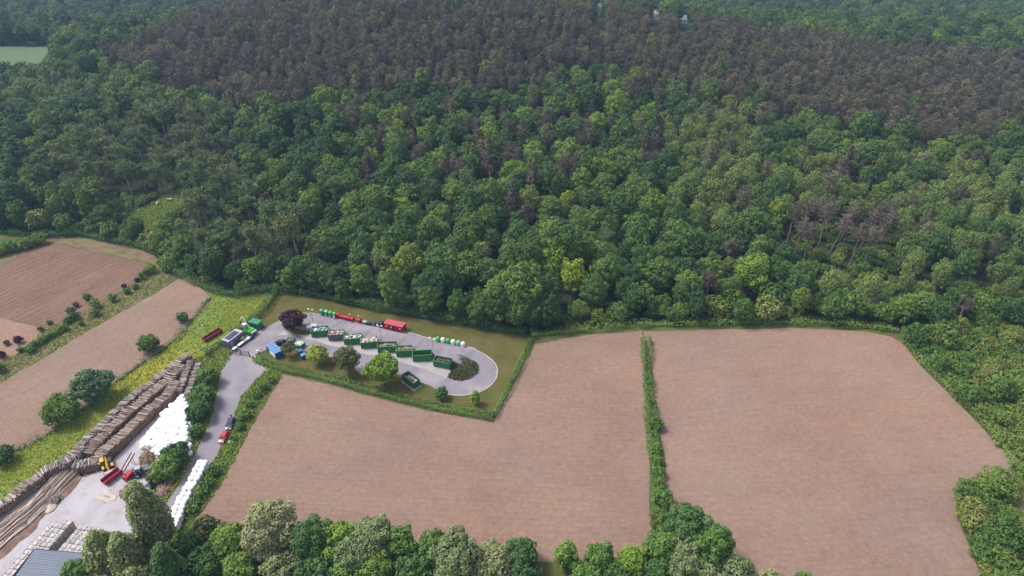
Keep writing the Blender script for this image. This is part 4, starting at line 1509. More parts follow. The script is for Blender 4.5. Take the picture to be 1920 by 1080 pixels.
for i, (x, y) in enumerate([(685, 607.5), (692, 608.8), (701, 610.2)]):
    lidded_bin('grey_bin', P(x, y), YA, 1.3, 1.1, 1.0, ['grey_steel', 'dark_blue', 'grey_steel'][i], ['galv', 'dark_grey', 'dark_grey'][i], ['low grey bin with a pale lid right of the round red bin', 'low dark blue bin between two grey bins', 'low grey bin with dark lid beside the black bin'][i], 'bin', 'low grey bins on the upper lane', dome=0.15)
lidded_bin('black_bin', P(715, 613), YA, 1.5, 1.4, 1.7, 'black', 'dark_blue', 'black bin at the left end of the red walk-in container', 'bin', dome=0.4)
for i, (x, y) in enumerate([(563.5, 664), (570, 671.5)]):
    lidded_bin('blue_bin', P(x, y), YA - 0.6, 1.35, 1.5, 1.25, 'blue', 'blue_light', ['upper of two blue bins right of the olive tree', 'lower of two blue bins right of the olive tree'][i], 'bin', 'blue bins right of the olive tree', dome=0.3)


def igloo_mesh(paint):
    b = MB()
    b.lathe([(0.62, 0), (0.72, 0.08), (0.75, 0.5), (0.74, 1.0), (0.66, 1.35), (0.5, 1.6), (0.28, 1.74), (0.1, 1.78)], 18)
    return b.mesh('shell', MT[paint], True)


IG = {p: igloo_mesh(p) for p in ('bin_green', 'white', 'bin_mint')}
ring = MB().lathe([(0.1, 1.781), (0.1, 1.88), (0.05, 1.9)], 8).mesh('lifting_eye', MT['galv'])
hole = MB().tube([(0, -0.66, 1.2), (0, -0.74, 1.2)], [0.13, 0.13], 10).mesh('opening', MT['black'])
for i, (x, y) in enumerate([(821.7, 640.3), (831, 641.8), (840.7, 643.5), (850, 645.6), (860, 647.3), (868.5, 649.6)]):
    p = ['bin_green', 'white', 'bin_green', 'white', 'bin_mint', 'white'][i]
    v = P(x, y)
    t = thing('bottle_bank', ['leftmost green igloo bottle bank', 'leftmost white igloo bottle bank', 'middle green igloo bottle bank between two white ones', 'middle white igloo bottle bank, fourth in the row',
              'pale mint igloo bottle bank, fifth in the row', 'rightmost white igloo bottle bank near the lane bend'][i], 'bottle bank', (v.x, v.y, 0.042), YA, 'igloo bottle banks on the upper lane')
    link('shell', IG[p], t)
    link('lifting_eye', ring, t)
    link('opening', hole, t)

# little collection boxes outside the office
for i, (x, y, w, d, h, bd, ld, lb) in enumerate([(441, 657, 1.5, 1.0, 0.9, 'dark_grey', 'white', 'white-topped collection box nearest the gate'), (452, 648, 2.1, 1.0, 0.8, 'dark_blue', 'white', 'long white-topped box in front of the office, second from the gate'),
                                                 (459.5, 642.5, 1.3, 1.0, 0.8, 'cabin', 'cabin_roof', 'pale grey box in front of the office window'), (466.5, 637.5, 1.3, 1.1, 0.8, 'dark_blue', 'white', 'white-topped box at the far end of the office'),
                                                 (472, 634.5, 1.2, 1.2, 0.8, 'dark_blue', 'dark_blue', 'dark blue box last in the line outside the office')]):
    lidded_bin('collection_box', P(x, y), math.atan2(*(P(459, 634.5) - P(432.5, 655)).yx), w, d, h, bd, ld, lb, 'box', 'collection boxes outside the office', dome=0.08)
v = P(456.5, 640)
t = thing('notice_board', 'pale cream board leaning by the office corner', 'board', (v.x, v.y, 0.045), 0.9)
MB().box(-0.6, 0.6, -0.04, 0.04, 0.5, 1.7).build('board', MT['cream'], t)
MB().box(-0.5, -0.42, -0.03, 0.03, 0, 0.498).box(0.42, 0.5, -0.03, 0.03, 0, 0.498).build('stand', MT['galv'], t)

# gate
a, rz, ln = frame((437, 663), (469, 669))
t = thing('yard_gate', 'grey steel double gate across the yard entrance', 'gate', (a.x, a.y, 0.045), rz)
for x in (0, ln / 2, ln):
    MB().box(x - .07, x + .07, -.07, .07, 0, 2.0).build('post', MT['dark_grey'], t)
for k in range(2):
    x0, x1 = k * ln / 2 + .1, (k + 1) * ln / 2 - .1
    f = MB()
    for z in (.15, 1.0, 1.85):
        f.box(x0, x1, -.03, .03, z, z + .06)
    f.box(x0, x0 + .06, -.032, .032, .21, 1.85).box(x1 - .06, x1, -.032, .032, .21, 1.85)
    leaf = f.build('leaf', MT['dark_grey'], t)
    bb = MB()
    q = x0 + .18
    while q < x1 - .1:
        bb.box(q, q + .025, -.012, .012, .211, 1.849)
        q += .16
    bb.build('bars', MT['grey_steel'], leaf)
for i, (x, y, lb) in enumerate([(472.5, 671, 'narrow pale green board just inside the hedge end by the gate'), (480, 676, 'larger pale green board at the left end of the front hedge')]):
    v = P(x, y)
    t = thing('information_board', lb, 'board', (v.x, v.y, 0.02), R(-48))
    MB().box(-.8, .8, -.04, .04, .5, 1.9 if i else 1.5).build('panel', MT['pale_green'], t)
    MB().box(-.75, -.65, -.03, .03, 0, .498).box(.65, .75, -.03, .03, 0, .498).build('posts', MT['galv'], t)
# barrier
v = P(484, 662)
a, rz, ln = frame((484, 662), (500, 655))
t = thing('barrier', 'white and red barrier arm beside the blue press container', 'barrier', (v.x, v.y, 0.045), rz)
MB().box(-.35, .25, -.25, .25, 0, 1.0).build('housing', MT['white'], t)
MB().box(.252, ln, -.05, .05, .8, .92).build('arm', MT['white'], t)
for k in range(3):
    MB().box(.7 + k * ln * .28, 1.2 + k * ln * .28, -.055, .055, .795, .925).build('stripe', MT['red'], t)


def lamp_post(px, py, h, label, heads=2):
    v = P(px, py)
    t = thing('lamp_post', label, 'lamp', (v.x, v.y, 0.042), YA, 'lamp posts of the recycling yard')
    MB().tube([(0, 0, 0), (0, 0, h)], [.09, .06], 8).build('pole', MT['galv'], t)
    for s in (-1, 1)[:heads]:
        MB().tube([(0, 0, h - .1), (s * .45, 0, h + .1)], [.04, .04], 6).build('arm', MT['galv'], t)
        MB().loft([[(s * .4, -.18, h + .05), (s * 1.1, -.15, h + .1), (s * 1.1, .15, h + .1), (s * .4, .18, h + .05)], [(s * .45, -.12, h + .25), (s * 1.0, -.1, h + .25), (s * 1.0, .1, h + .25), (s * .45, .12, h + .25)]]).build('lamp_head', MT['white'], t)


lamp_post(716, 643, 6.6, 'twin-headed lamp post standing on the quay near the red container')
lamp_post(812.5, 662, 5.6, 'twin-headed lamp post on the quay left of the bottle banks')
lamp_post(587, 604, 5.0, 'twin-headed lamp post on the lawn left of the tall green bins')
for x, y in ((657, 600.5), (673.5, 603.5), (743, 614)):
    v = P(x, y - 2)
    t = thing('marker_post', 'thin post with a white cap behind the bins on the upper lane', 'post', (v.x, v.y, 0.02), 0, 'white-capped posts behind the bins')
    MB().tube([(0, 0, 0), (0, 0, 1.9)], [.04, .04], 6).build('shaft', MT['galv'], t)
    MB().lathe([(.2, 1.9), (.22, 2.05), (.1, 2.2)], 8).build('cap', MT['white'], t)


# ------------------------------------------------------------------ vehicles
def wheel(parent, x, y, r, w, name='wheel'):
    s = 1 if y > 0 else -1
    o = MB().tube([(x, y - w / 2, r), (x, y - w / 2 + .04, r), (x, y + w / 2 - .04, r), (x, y + w / 2, r)], [r * .85, r, r, r * .85], 14).build(name, MT['rubber'], parent)
    MB().tube([(x, y + s * (w / 2 + .001), r), (x, y + s * (w / 2 + .02), r)], [r * .58, r * .5], 10).build('rim', MT['tyre_rim'], o)


def car(px, py, qx, qy, paint, label, L=4.1, W=1.74, H=1.46, name='parked_car'):
    """front of the car at the second surveyed point"""
    a, b = P(px, py), P(qx, qy)
    rz = math.atan2((b - a).y, (b - a).x)
    c = (a + b) / 2
    t = thing(name, label, 'car', (c.x, c.y, 0.042), rz)
    h = W / 2
    X = L / 2
    rings = []
    for x, hw, zt, zb in ((-X, h * .82, .78, .42), (-X + .12, h * .93, .92, .28), (-X + .6, h, .97, .22), (0, h, .95, .2), (X - 1.15, h, .93, .2), (X - .5, h * .96, .84, .24), (X - .12, h * .88, .72, .3), (X, h * .72, .6, .4)):
        rings.append([(x, -hw * .94, zb), (x, -hw, (zb + zt) * .52), (x, -hw * .95, zt * .97), (x, -hw * .8, zt), (x, hw * .8, zt), (x, hw * .95, zt * .97), (x, hw, (zb + zt) * .52), (x, hw * .94, zb)])
    MB().loft(rings).build('body', MT[paint], t, True)
    # cabin
    r0, r1, f1, f0 = -X + .25, -X + .75, .35, X - 1.0
    zb, zt, wb, wt = .9, H, h * .9, h * .7
    base = [(r0, -wb, zb), (f0, -wb, zb), (f0, wb, zb), (r0, wb, zb)]
    top = [(r1, -wt, zt - .04), (f1, -wt, zt - .04), (f1, wt, zt - .04), (r1, wt, zt - .04)]
    MB().loft([base, top]).build('cabin', MT['glass'], t)
    MB().box(r1 - .08, f1 + .12, -wt - .04, wt + .04, zt - .038, zt + .02, tx=.1, ty=.06).build('roof', MT[paint], t)
    pl = MB()
    for (bx, tx) in ((r0 + .02, r1), (f0 - .05, f1), ((r0 + f0) / 2 - .1, (r1 + f1) / 2)):
        for s in (-1, 1):
            pl.tube([(bx, s * wb * 1.01, zb), (tx, s * wt * 1.02, zt - .03)], [.045, .04], 5)
    pl.build('pillars', MT[paint], t)
    for s in (-1, 1):
        for x in (-X + .75, X - .8):
            wheel(t, x, s * (h - .1), .31, .2)
        MB().box(X - .3, X - .1, s * h * .6 - .17, s * h * .6 + .17, .6, .76).build('headlight', MT['white'], t)
        MB().box(-X - .02, -X + .1, s * h * .62 - .15, s * h * .62 + .15, .66, .82).build('tail_light', MT['red'], t)
        MB().box(f0 - .5, f0 - .3, s * (wb + .02), s * (wb + .2), .98, 1.1).build('mirror', MT[paint], t)
    MB().box(X - .06, X + .03, -h * .6, h * .6, .34, .5).build('bumper', MT['black'], t)
    MB().box(X + .032, X + .045, -.26, .26, .42, .52).build('number_plate', MT['white'], t)
    return t


car(427, 812, 414.5, 834, 'car_red', 'red hatchback parked on the roadside, facing the camera', 3.9, 1.68)
car(436, 788, 429, 808, 'car_navy', 'dark blue car parked behind the red hatchback', 4.3, 1.76)
car(536, 645, 514, 646.5, 'car_black', 'black car with pale bonnet parked behind the blue press container', 3.9, 1.7)
car(289, 908, 279, 919, 'car_navy', 'small blue car half hidden by the poplar in the timber yard', 3.7, 1.65)


def skinned(name, joints, edges, mat, parent, root=0, sub=2):
    """body grown over a skeleton of joints (x, y, z, radius)"""
    me = bpy.data.meshes.new(name)
    me.from_pydata([j[:3] for j in joints], edges, [])
    me.materials.append(mat)
    o = link(name, me, parent)
    sk = o.modifiers.new('skin', 'SKIN')
    sk.use_smooth_shade = True
    lay = me.skin_vertices[0] if len(me.skin_vertices) else None
    if lay is None:
        bm = bmesh.new()
        bm.from_mesh(me)
        bm.verts.layers.skin.verify()
        bm.to_mesh(me)
        bm.free()
        lay = me.skin_vertices[0]
    for i, j in enumerate(joints):
        lay.data[i].radius = (j[3], j[3])
        lay.data[i].use_root = i == root
    ss = o.modifiers.new('round', 'SUBSURF')
    ss.levels = ss.render_levels = sub
    return o


MT['cloth_dark'] = plain('dark_clothing', (0.02, 0.02, 0.028), 0.9, 0.2, 6)
MT['skin'] = plain('skin', (0.45, 0.27, 0.2), 0.6, 0.05, 6)
MT['hair'] = plain('hair', (0.03, 0.02, 0.015), 0.7, 0.2, 9)


def person():
    v = P(435.5, 784)
    t = thing('person', 'person in dark clothes bending at the rear of the dark blue car', 'person', (v.x, v.y, 0.042), math.atan2(*(P(431, 802) - P(436, 784)).yx))
    J = [(0, 0, .95, .15), (.16, 0, 1.2, .16), (.34, 0, 1.38, .15), (.42, 0, 1.46, .07), (0, -.1, .92, .1), (0, -.12, .5, .075), (-.04, -.12, .08, .055), (.14, -.13, .04, .045), (0, .1, .92, .1), (.03, .12, .5, .075), (0, .12, .08, .055), (.18, .13, .04, .045),
         (.34, -.2, 1.36, .07), (.42, -.26, 1.1, .05), (.62, -.22, .98, .04), (.34, .2, 1.36, .07), (.44, .26, 1.1, .05), (.64, .2, 1.0, .04)]
    E = [(0, 1), (1, 2), (2, 3), (0, 4), (4, 5), (5, 6), (6, 7), (0, 8), (8, 9), (9, 10), (10, 11), (2, 12), (12, 13), (13, 14), (2, 15), (15, 16), (16, 17)]
    skinned('body', J, E, MT['cloth_dark'], t)
    hd = MB()
    bm = bmesh.new()
    bmesh.ops.create_uvsphere(bm, u_segments=12, v_segments=8, radius=.11)
    me = bpy.data.meshes.new('head')
    for q in bm.verts:
        q.co.z *= 1.2
    bm.to_mesh(me)
    bm.free()
    me.materials.append(MT['skin'])
    h = link('head', me, t, (.5, 0, 1.58))
    bm = bmesh.new()
    bmesh.ops.create_uvsphere(bm, u_segments=12, v_segments=8, radius=.118)
    bmesh.ops.delete(bm, geom=[q for q in bm.verts if q.co.z < -.02 and q.co.x > -.04], context='VERTS')
    me = bpy.data.meshes.new('hair')
    bm.to_mesh(me)
    bm.free()
    me.materials.append(MT['hair'])
    link('hair', me, h, (-.01, 0, .03), 0, (1, 1, 1.15))
    for s, yy in ((-1, -.22), (1, .2)):
        hand = MB()
        hand.loft([[(0, -.035, -.012), (0, .035, -.012), (0, .035, .012), (0, -.035, .012)], [(.09, -.045, -.012), (.09, .045, -.012), (.09, .045, .012), (.09, -.045, .012)]])
        for k in range(4):
            y0 = -.036 + .024 * k
            hand.tube([(.09, y0, 0), (.13, y0, -.005), (.155 + .01 * (k % 2), y0, -.03)], [.01, .01, .008], 5)
        hand.tube([(.03, s * .04, 0), (.07, s * .07, -.01), (.1, s * .075, -.02)], [.012, .01, .009], 5)
        o = hand.build('hand', MT['skin'], t)
        o.location = (.64, yy, .98)


person()
v = P(431.5, 830)
t = thing('waste_bag', 'pale green bag on the verge beside the red hatchback', 'bag', (v.x, v.y, 0.02))
MB().lathe([(.3, 0), (.42, .15), (.4, .45), (.2, .62), (.1, .68), (.16, .76)], 10).build('bag', MT['pale_green'], t, True)


# green loader crane next to the office
def loader():
    v = P(469, 625)
    t = thing('loader_crane', 'bright green wheeled loader crane with raised boom beside the office', 'crane', (v.x, v.y, 0.045), R(150))
    b = MB()
    b.box(-1.9, 1.7, -1.05, 1.05, .55, 1.0, ty=.05)
    b.build('chassis', MT['loader_green'], t, bevel=.04)
    u = MB()
    u.loft([[(-2.0, -1.15, 1.05), (.9, -1.15, 1.05), (.9, 1.15, 1.05), (-2.0, 1.15, 1.05)], [(-1.9, -1.1, 1.75), (.7, -1.1, 1.7), (.7, 1.1, 1.7), (-1.9, 1.1, 1.75)], [(-1.5, -.9, 2.05), (.3, -.9, 1.95), (.3, .9, 1.95), (-1.5, .9, 2.05)]])
    u.build('upper_carriage', MT['loader_green'], t, bevel=.05)
    MB().tube([(0, 0, 1.002), (0, 0, 1.048)], [.6, .6], 14).build('turntable', MT['dark_grey'], t)
    c = MB()
    c.box(.1, 1.5, .15, 1.1, 2.25, 3.7, tx=.1, ty=.05)
    cab = c.build('cab', MT['glass_pale'], t)
    MB().box(.12, 1.48, .12, 1.12, 3.702, 3.84, tx=.08, ty=.06).build('cab_roof', MT['white'], cab)
    MB().box(.15, .95, .2, 1.05, 2.0, 2.248).build('cab_riser', MT['white'], cab)
    MB().box(-2.25, -2.003, -.9, .9, 1.1, 1.7).build('counterweight', MT['white'], t)
    for s in (-1, 1):
        for x in (-1.2, 1.1):
            wheel(t, x, s * .95, .5, .4)
    bm_ = MB()
    bm_.tube([(.4, -.55, 1.9), (2.2, -.55, 4.7), (2.5, -.55, 5.2)], [.2, .19, .15], 4)
    bm_.build('boom', MT['white'], t)
    st = MB()
    st.tube([(2.5, -.55, 5.2), (4.2, -.55, 3.2)], [.15, .1], 4)
    stick = st.build('stick', MT['white'], t)
    MB().tube([(4.2, -.55, 3.2), (4.2, -.55, 2.6)], [.08, .08], 6).build('hanger', MT['dark_grey'], stick)
    g = MB()
    for k in range(4):
        a = k * math.pi / 2 + .4
        g.tube([(4.2, -.55, 2.6), (4.2 + .5 * math.cos(a), -.55 + .5 * math.sin(a), 2.2), (4.2 + .12 * math.cos(a), -.55 + .12 * math.sin(a), 1.7)], [.1, .09, .03], 5)
    g.build('grab', MT['dark_grey'], stick)


loader()
# long red trough in the meadow behind the office
o, rz, ln = frame((386, 643), (418, 623))
t = thing('long_trough', 'long rust-red trough standing in the grass behind the office', 'trough', (o.x, o.y, 0.02), rz)
m = MB()
m.box(0, ln, .1, 1.5, .45, .52)
m.box(0, ln, -.1, .02, .45, 1.25).box(0, ln, 1.58, 1.7, .45, 1.25)
m.box(-.05, .1, .021, 1.579, .521, 1.2).box(ln - .1, ln + .05, .021, 1.579, .521, 1.2)
m.build('body', MT['red_rust'], t)
for x in (.6, ln - .8):
    MB().box(x, x + .2, -.08, 1.68, 0, .448).build('leg', MT['dark_grey'], t)
MB().tube([(-.05, .3, .5), (-1.0, .8, .4), (-.05, 1.3, .5)], [.05, .05, .05], 6).build('drawbar', MT['grey_steel'], t)
# orange bush and white bags in the yard follow with the planting

# ------------------------------------------------------------------ the timber yard
def wood_mat(name, stops, ends=False):
    m, n, b = new_mat(name)
    at = node(n, 'ShaderNodeAttribute', attribute_name='tint')
    oi = n.nodes.new('ShaderNodeObjectInfo')
    add = node(n, 'ShaderNodeMath', operation='ADD')
    n.links.new(at.outputs['Fac'], add.inputs[0])
    n.links.new(oi.outputs['Random'], add.inputs[1])
    fr = node(n, 'ShaderNodeMath', operation='FRACT')
    n.links.new(add.outputs[0], fr.inputs[0])
    r = ramp(n, stops)
    n.links.new(fr.outputs[0], r.inputs[0])
    tc = n.nodes.new('ShaderNodeTexCoord')
    no = node(n, 'ShaderNodeTexNoise', Scale=6.0, Detail=4.0)
    n.links.new(tc.outputs['Object'], no.inputs['Vector'])
    rr = ramp(n, [(.3, (.65, .65, .65)), (.7, (1.15, 1.15, 1.15))])
    n.links.new(no.outputs[0], rr.inputs[0])
    n.links.new(mixc(n, .7, r.outputs[0], rr.outputs[0], 'MULTIPLY'), b.inputs['Base Color'])
    b.inputs['Roughness'].default_value = .9
    return m


MT['log_bark'] = wood_mat('log_bark', [(0, (.13, .1, .09)), (.4, (.24, .19, .17)), (.75, (.35, .29, .27)), (1, (.54, .48, .46))])
MT['log_end'] = wood_mat('log_end', [(0, (.16, .1, .07)), (.4, (.27, .18, .125)), (.8, (.38, .27, .19)), (1, (.5, .38, .29))])
MT['log_bark_warm'] = wood_mat('log_bark_warm', [(0, (.12, .085, .068)), (.5, (.25, .18, .145)), (1, (.45, .36, .31))])
MT['pole_wood'] = wood_mat('pole_wood', [(0, (.26, .19, .15)), (.4, (.4, .31, .26)), (.8, (.54, .45, .39)), (1, (.66, .58, .52))])
MT['split_wood'] = wood_mat('split_wood', [(0, (.2, .12, .085)), (.5, (.36, .24, .17)), (1, (.52, .4, .31))])
LOGSIDES = 6
log_unit = MB()
log_unit.tube([(0, 0, 0), (0, .5, .015), (0, 1, 0)], [.5, .5, .5], LOGSIDES, 0, False)
_b = log_unit.v
log_unit.f += [tuple(range(LOGSIDES)), tuple(range(2 * LOGSIDES, 3 * LOGSIDES))]
log_unit.m += [1, 1]
LOG_MESH = log_unit.mesh('log', [MT['log_bark'], MT['log_end']], True)
N_SINGLE = [0]


def log_row(name, px, length, hfun, label, d=.21, single=0, warm=False, seed=1, inner=True, yaw=.07):
    """a stack of logs laid across the surveyed line; 'single' of the topmost ones are logs of their own"""
    rs = np.random.default_rng(seed)
    path = dense(PP(px), .5, False, 0, True)
    seg = [0.0]
    for i in range(1, len(path)):
        seg.append(seg[-1] + (path[i] - path[i - 1]).length)
    seg = np.array(seg)
    PX, PY = np.array([p.x for p in path]), np.array([p.y for p in path])
    tot = seg[-1]
    L, top = [], []
    nl = int(max(hfun(u) for u in np.linspace(0, 1, 40)) / (d * .84))
    for k in range(nl):
        s = np.arange(0, tot, d * .98) + (k % 2) * d * .5 + rs.uniform(-.04, .04, len(np.arange(0, tot, d * .98)))
        hh = np.array([hfun(min(1, x / tot)) for x in s]) + rs.normal(0, .2, len(s))
        for x, h in zip(s, hh):
            z = .035 + d * .5 + k * d * .84
            if z < h:
                L.append((x, z, z + d * .84 >= h))
    L = np.array(L)
    s, z, tp = np.clip(L[:, 0], 0, tot - 1e-3), L[:, 1], L[:, 2] > .5
    x, y = np.interp(s, seg, PX), np.interp(s, seg, PY)
    x2, y2 = np.interp(np.minimum(s + .4, tot), seg, PX), np.interp(np.minimum(s + .4, tot), seg, PY)
    x1, y1 = np.interp(np.maximum(s - .4, 0), seg, PX), np.interp(np.maximum(s - .4, 0), seg, PY)
    ang = np.arctan2(y2 - y1, x2 - x1) + math.pi / 2 + rs.normal(0, yaw, len(s)) * (1 + 1.2 * tp)
    ln = length * rs.uniform(.9, 1.1, len(s))
    off = rs.normal(0, .15, len(s))
    dd = d * rs.uniform(.7, 1.25, len(s))
    ca, sa = np.cos(ang), np.sin(ang)
    ti = np.where(tp)[0]
    rs.shuffle(ti)
    own = ti[:single]
    mask = np.ones(len(s), bool)
    mask[own] = False
    for i in own:
        o = link('log', LOG_MESH, None, (x[i] + off[i] * ca[i], y[i] + off[i] * sa[i], z[i] + .02), ang[i] - math.pi / 2, (dd[i] * 1.15, ln[i], dd[i] * 1.15))
        tag(o, 'loose log on ' + label, 'log', 'loose logs on top of ' + label)
    # the rest in one mesh
    x, y, z, ca, sa, ln, off, dd = [a[mask] for a in (x, y, z, ca, sa, ln, off, dd)]
    n = len(x)
    t = np.arange(LOGSIDES) * 2 * math.pi / LOGSIDES
    rings = []
    for e in (0, 1):
        ox, oy = x + (off + ln * e) * ca, y + (off + ln * e) * sa
        q = np.stack([ox[:, None] + sa[:, None] * np.cos(t) * dd[:, None] * .5, oy[:, None] - ca[:, None] * np.cos(t) * dd[:, None] * .5, z[:, None] + np.sin(t) * dd[:, None] * .5], -1)
        rings.append(q)
    V = np.concatenate(rings, 1).reshape(-1, 3)
    f, mi, tn = [], [], []
    tr = rs.uniform(0, 1, n)
    for i in range(n):
        b = i * 2 * LOGSIDES
        for k in range(LOGSIDES):
            k2 = (k + 1) % LOGSIDES
            f.append((b + k, b + k2, b + LOGSIDES + k2, b + LOGSIDES + k))
        f.append(tuple(b + k for k in range(LOGSIDES))[::-1])
        f.append(tuple(b + LOGSIDES + k for k in range(LOGSIDES)))
        mi += [0] * LOGSIDES + [1, 1]
        tn += [tr[i]] * (LOGSIDES + 2)
    me = bpy.data.meshes.new(name)
    me.from_pydata(V.tolist(), [], f)
    me.materials.append(MT['log_bark_warm' if warm else 'log_bark'])
    me.materials.append(MT['log_end'])
    me.polygons.foreach_set('material_index', mi)
    a = me.attributes.new('tint', 'FLOAT', 'FACE')
    a.data.foreach_set('value', tn)
    o = link(name, me)
    tag(o, 'body of ' + label, 'logs', None, 'stuff')


def wob(b, a, f, p=0):
    """stack height along its length: blocks of differing height"""
    rs_ = random.Random(int(b * 100 + f + p))
    st_ = [rs_.uniform(-1.3, 1.0) * a for _ in range(40)]
    return lambda u: b + st_[int(u * f * 1.6) % 40] + .4 * a * math.sin(f * u + p)



log_row('log_stack', [(-60, 1018), (0, 972), (45, 938), (88, 905)], 2.2, wob(2.6, .25, 9), 'the near grey log stack beside the long poles', .24, 60, seed=1)
log_row('log_stack', [(84, 902), (104, 893), (126, 886)], 2.2, wob(2.4, .2, 5), 'the short grey log stack at the meadow corner', .24, 24, seed=2)
log_row('log_stack', [(128, 886), (150, 872), (168, 852)], 2.6, wob(2.9, .2, 5), 'the tall block of stacked logs right of the meadow corner', .23, 24, seed=3)
log_row('log_stack', [(140, 888), (184, 882), (205, 862)], 2.6, wob(2.2, .3, 5), 'the splayed log block nearest the yellow telehandler', .24, 24, seed=4, yaw=.12)
log_row('log_stack', [(160, 852), (205, 806), (258, 756), (302, 722), (332, 699), (362, 676)], 2.0, wob(2.5, .3, 16), 'the long back log stack along the meadow', .19, 50, seed=5)
log_row('log_stack', [(178, 862), (218, 818), (268, 772), (310, 738), (338, 712), (352, 695)], 2.9, wob(2.4, .3, 13, 1), 'the middle log stack behind the white bags', .19, 40, seed=6, warm=True)
log_row('log_stack', [(200, 868), (238, 834), (290, 783), (326, 752), (343, 728)], 2.7, wob(2.5, .35, 11, 2), 'the brown front log stack facing the white bags', .18, 40, seed=7, warm=True)
log_row('log_stack', [(343, 742), (352, 724), (360, 700), (366, 684)], 1.6, wob(2.2, .15, 7), 'the narrow log stack between front stack and bushes', .22, 18, seed=8)
log_row('log_stack', [(352, 760), (362, 738), (372, 708), (379, 688)], 1.4, wob(1.8, .15, 7), 'the grey log stack against the roadside bushes', .22, 18, seed=9)

# long poles lying loose
POLE = []
for k in range(5):
    m = MB()
    pts, rad = [], []
    for i in range(7):
        u = i / 6
        pts.append((random.gauss(0, .1) * math.sin(math.pi * u) * 2, u * 12.0, random.gauss(0, .04)))
        rad.append(.17 - .09 * u)
    m.tube(pts, rad, 7, 0)
    m.m[-1] = m.m[-2] = 1
    POLE.append(m.mesh('pole', [MT['pole_wood'], MT['log_end']], True))


def poles(A, B, wpx, n, label, group, zmax=1.0, lens=(.75, 1.25), seed=1):
    rs = random.Random(seed)
    a, b = P(*A), P(*B)
    d = (b - a).normalized()
    nrm = Vector((-d.y, d.x, 0))
    for i in range(n):
        u = rs.uniform(-1, 1)
        z = .2 + zmax * (1 - abs(u)) * rs.random()
        s = rs.uniform(*lens)
        p = a + nrm * (u * wpx) + d * rs.uniform(-1.5, 2.5)
        o = link('pole', POLE[i % 5], None, (p.x, p.y, z), math.atan2(d.y, d.x) - math.pi / 2 + rs.gauss(0, .05), (rs.uniform(.8, 1.35), s, rs.uniform(.8, 1.3)))
        o.rotation_euler.x = rs.uniform(-.02, .03)
        tag(o, label, 'pole', group)


poles((47, 972), (128, 888), 2.3, 60, 'long stripped pole in the upper pole heap beside the grey log stack', 'poles of the upper heap', 1.1, (1.0, 1.5), 1)
poles((-45, 1046), (52, 962), 2.8, 60, 'long stripped pole in the lower pole heap at the left picture edge', 'poles of the lower heap', 1.2, (.9, 1.4), 2)
a, b = P(16, 951), P(76, 914)
m = MB()
ln = (b - a).length
m.tube([(0, 0, 0), (0, ln * .5, .05), (0, ln, 0)], [.42, .36, .3], 10, 0)
m.m[-1] = m.m[-2] = 1
o = m.build('tree_trunk', [MT['pole_wood'], MT['log_end']], None, True)
o.location = (a.x, a.y, .5)
o.rotation_euler = (0, 0, math.atan2((b - a).y, (b - a).x) - math.pi / 2)
tag(o, 'single thick trunk lying between grey log stack and pole heap', 'trunk')

# white wrapped bags of firewood
MT['bag_white'] = plain('white_wrap', (.8, .8, .82), .45, .06, 2.5)


def bag_mesh(k):
    rs = random.Random(k)
    m = MB()
    n = 12
    rings = []
    for z, r, sq in ((0, .5, .9), (.06, .62, .8), (.35, .68, .7), (.7, .67, .7), (.95, .6, .75), (1.08, .42, .9), (1.12, .18, 1)):
        ring = []
        for i in range(n):
            t = 2 * math.pi * i / n
            c, s = math.cos(t), math.sin(t)
            q = (abs(c) ** 3.2 + abs(s) ** 3.2) ** (-1 / 3.2)
            rr = r * (q * (1 - sq * .3) + sq * .3) * rs.uniform(.94, 1.05)
            ring.append((rr * c, rr * s, z * rs.uniform(.97, 1.03)))
        rings.append(ring)
    m.loft(rings)
    return m.mesh('firewood_bag', MT['bag_white'], True)


BAGS = [bag_mesh(k) for k in range(5)]


def bags(pts, label, group, top=None):
    for i, (x, y, z) in enumerate(pts):
        o = link('firewood_bag', BAGS[i % 5], None, (x, y, z), random.uniform(-.5, .5) + .5, (random.uniform(1.0, 1.14), random.uniform(1.0, 1.14), random.uniform(.92, 1.06)))
        tag(o, label, 'bag', group)


PILE = [(p.x, p.y) for p in PP([(343, 744), (352, 742), (356, 762), (362, 790), (360, 830), (355, 862), (330, 858), (302, 868), (293, 862), (288, 847), (265, 846), (264, 836), (278, 815), (302, 787), (325, 762)])]
xs, ys = [p[0] for p in PILE], [p[1] for p in PILE]
low, high = [], []
ax = math.atan2(*(P(343, 744) - P(264, 836)).yx)
ca, sa = math.cos(ax), math.sin(ax)
for i in range(-40, 41):
    for j in range(-40, 41):
        X = sum(xs) / len(xs) + (i * ca - j * sa) * 1.14 + random.gauss(0, .13)
        Y = sum(ys) / len(ys) + (i * sa + j * ca) * 1.14 + random.gauss(0, .13)
        if inpoly([X], [Y], PILE)[0]:
            low.append((X, Y, .03))
cx, cy_ = sum(xs) / len(xs), sum(ys) / len(ys)
SH = [(cx + (x - cx) * .86, cy_ + (y - cy_) * .9) for x, y in PILE]
for X, Y, _ in low:
    if inpoly([X], [Y], SH)[0]:
        high.append((X + random.gauss(0, .06), Y + random.gauss(0, .06), 1.1))
bags(low, 'white bag of firewood on the ground layer of the big white heap', 'ground layer of the big white bag heap')
bags(high, 'white bag of firewood on the top layer of the big white heap', 'top layer of the big white bag heap')
rowp = dense(PP([(383, 876), (372, 898), (357, 925), (343, 952), (333, 978), (326, 994)]), 1.1, False, 0, True)
lo2, hi2 = [], []
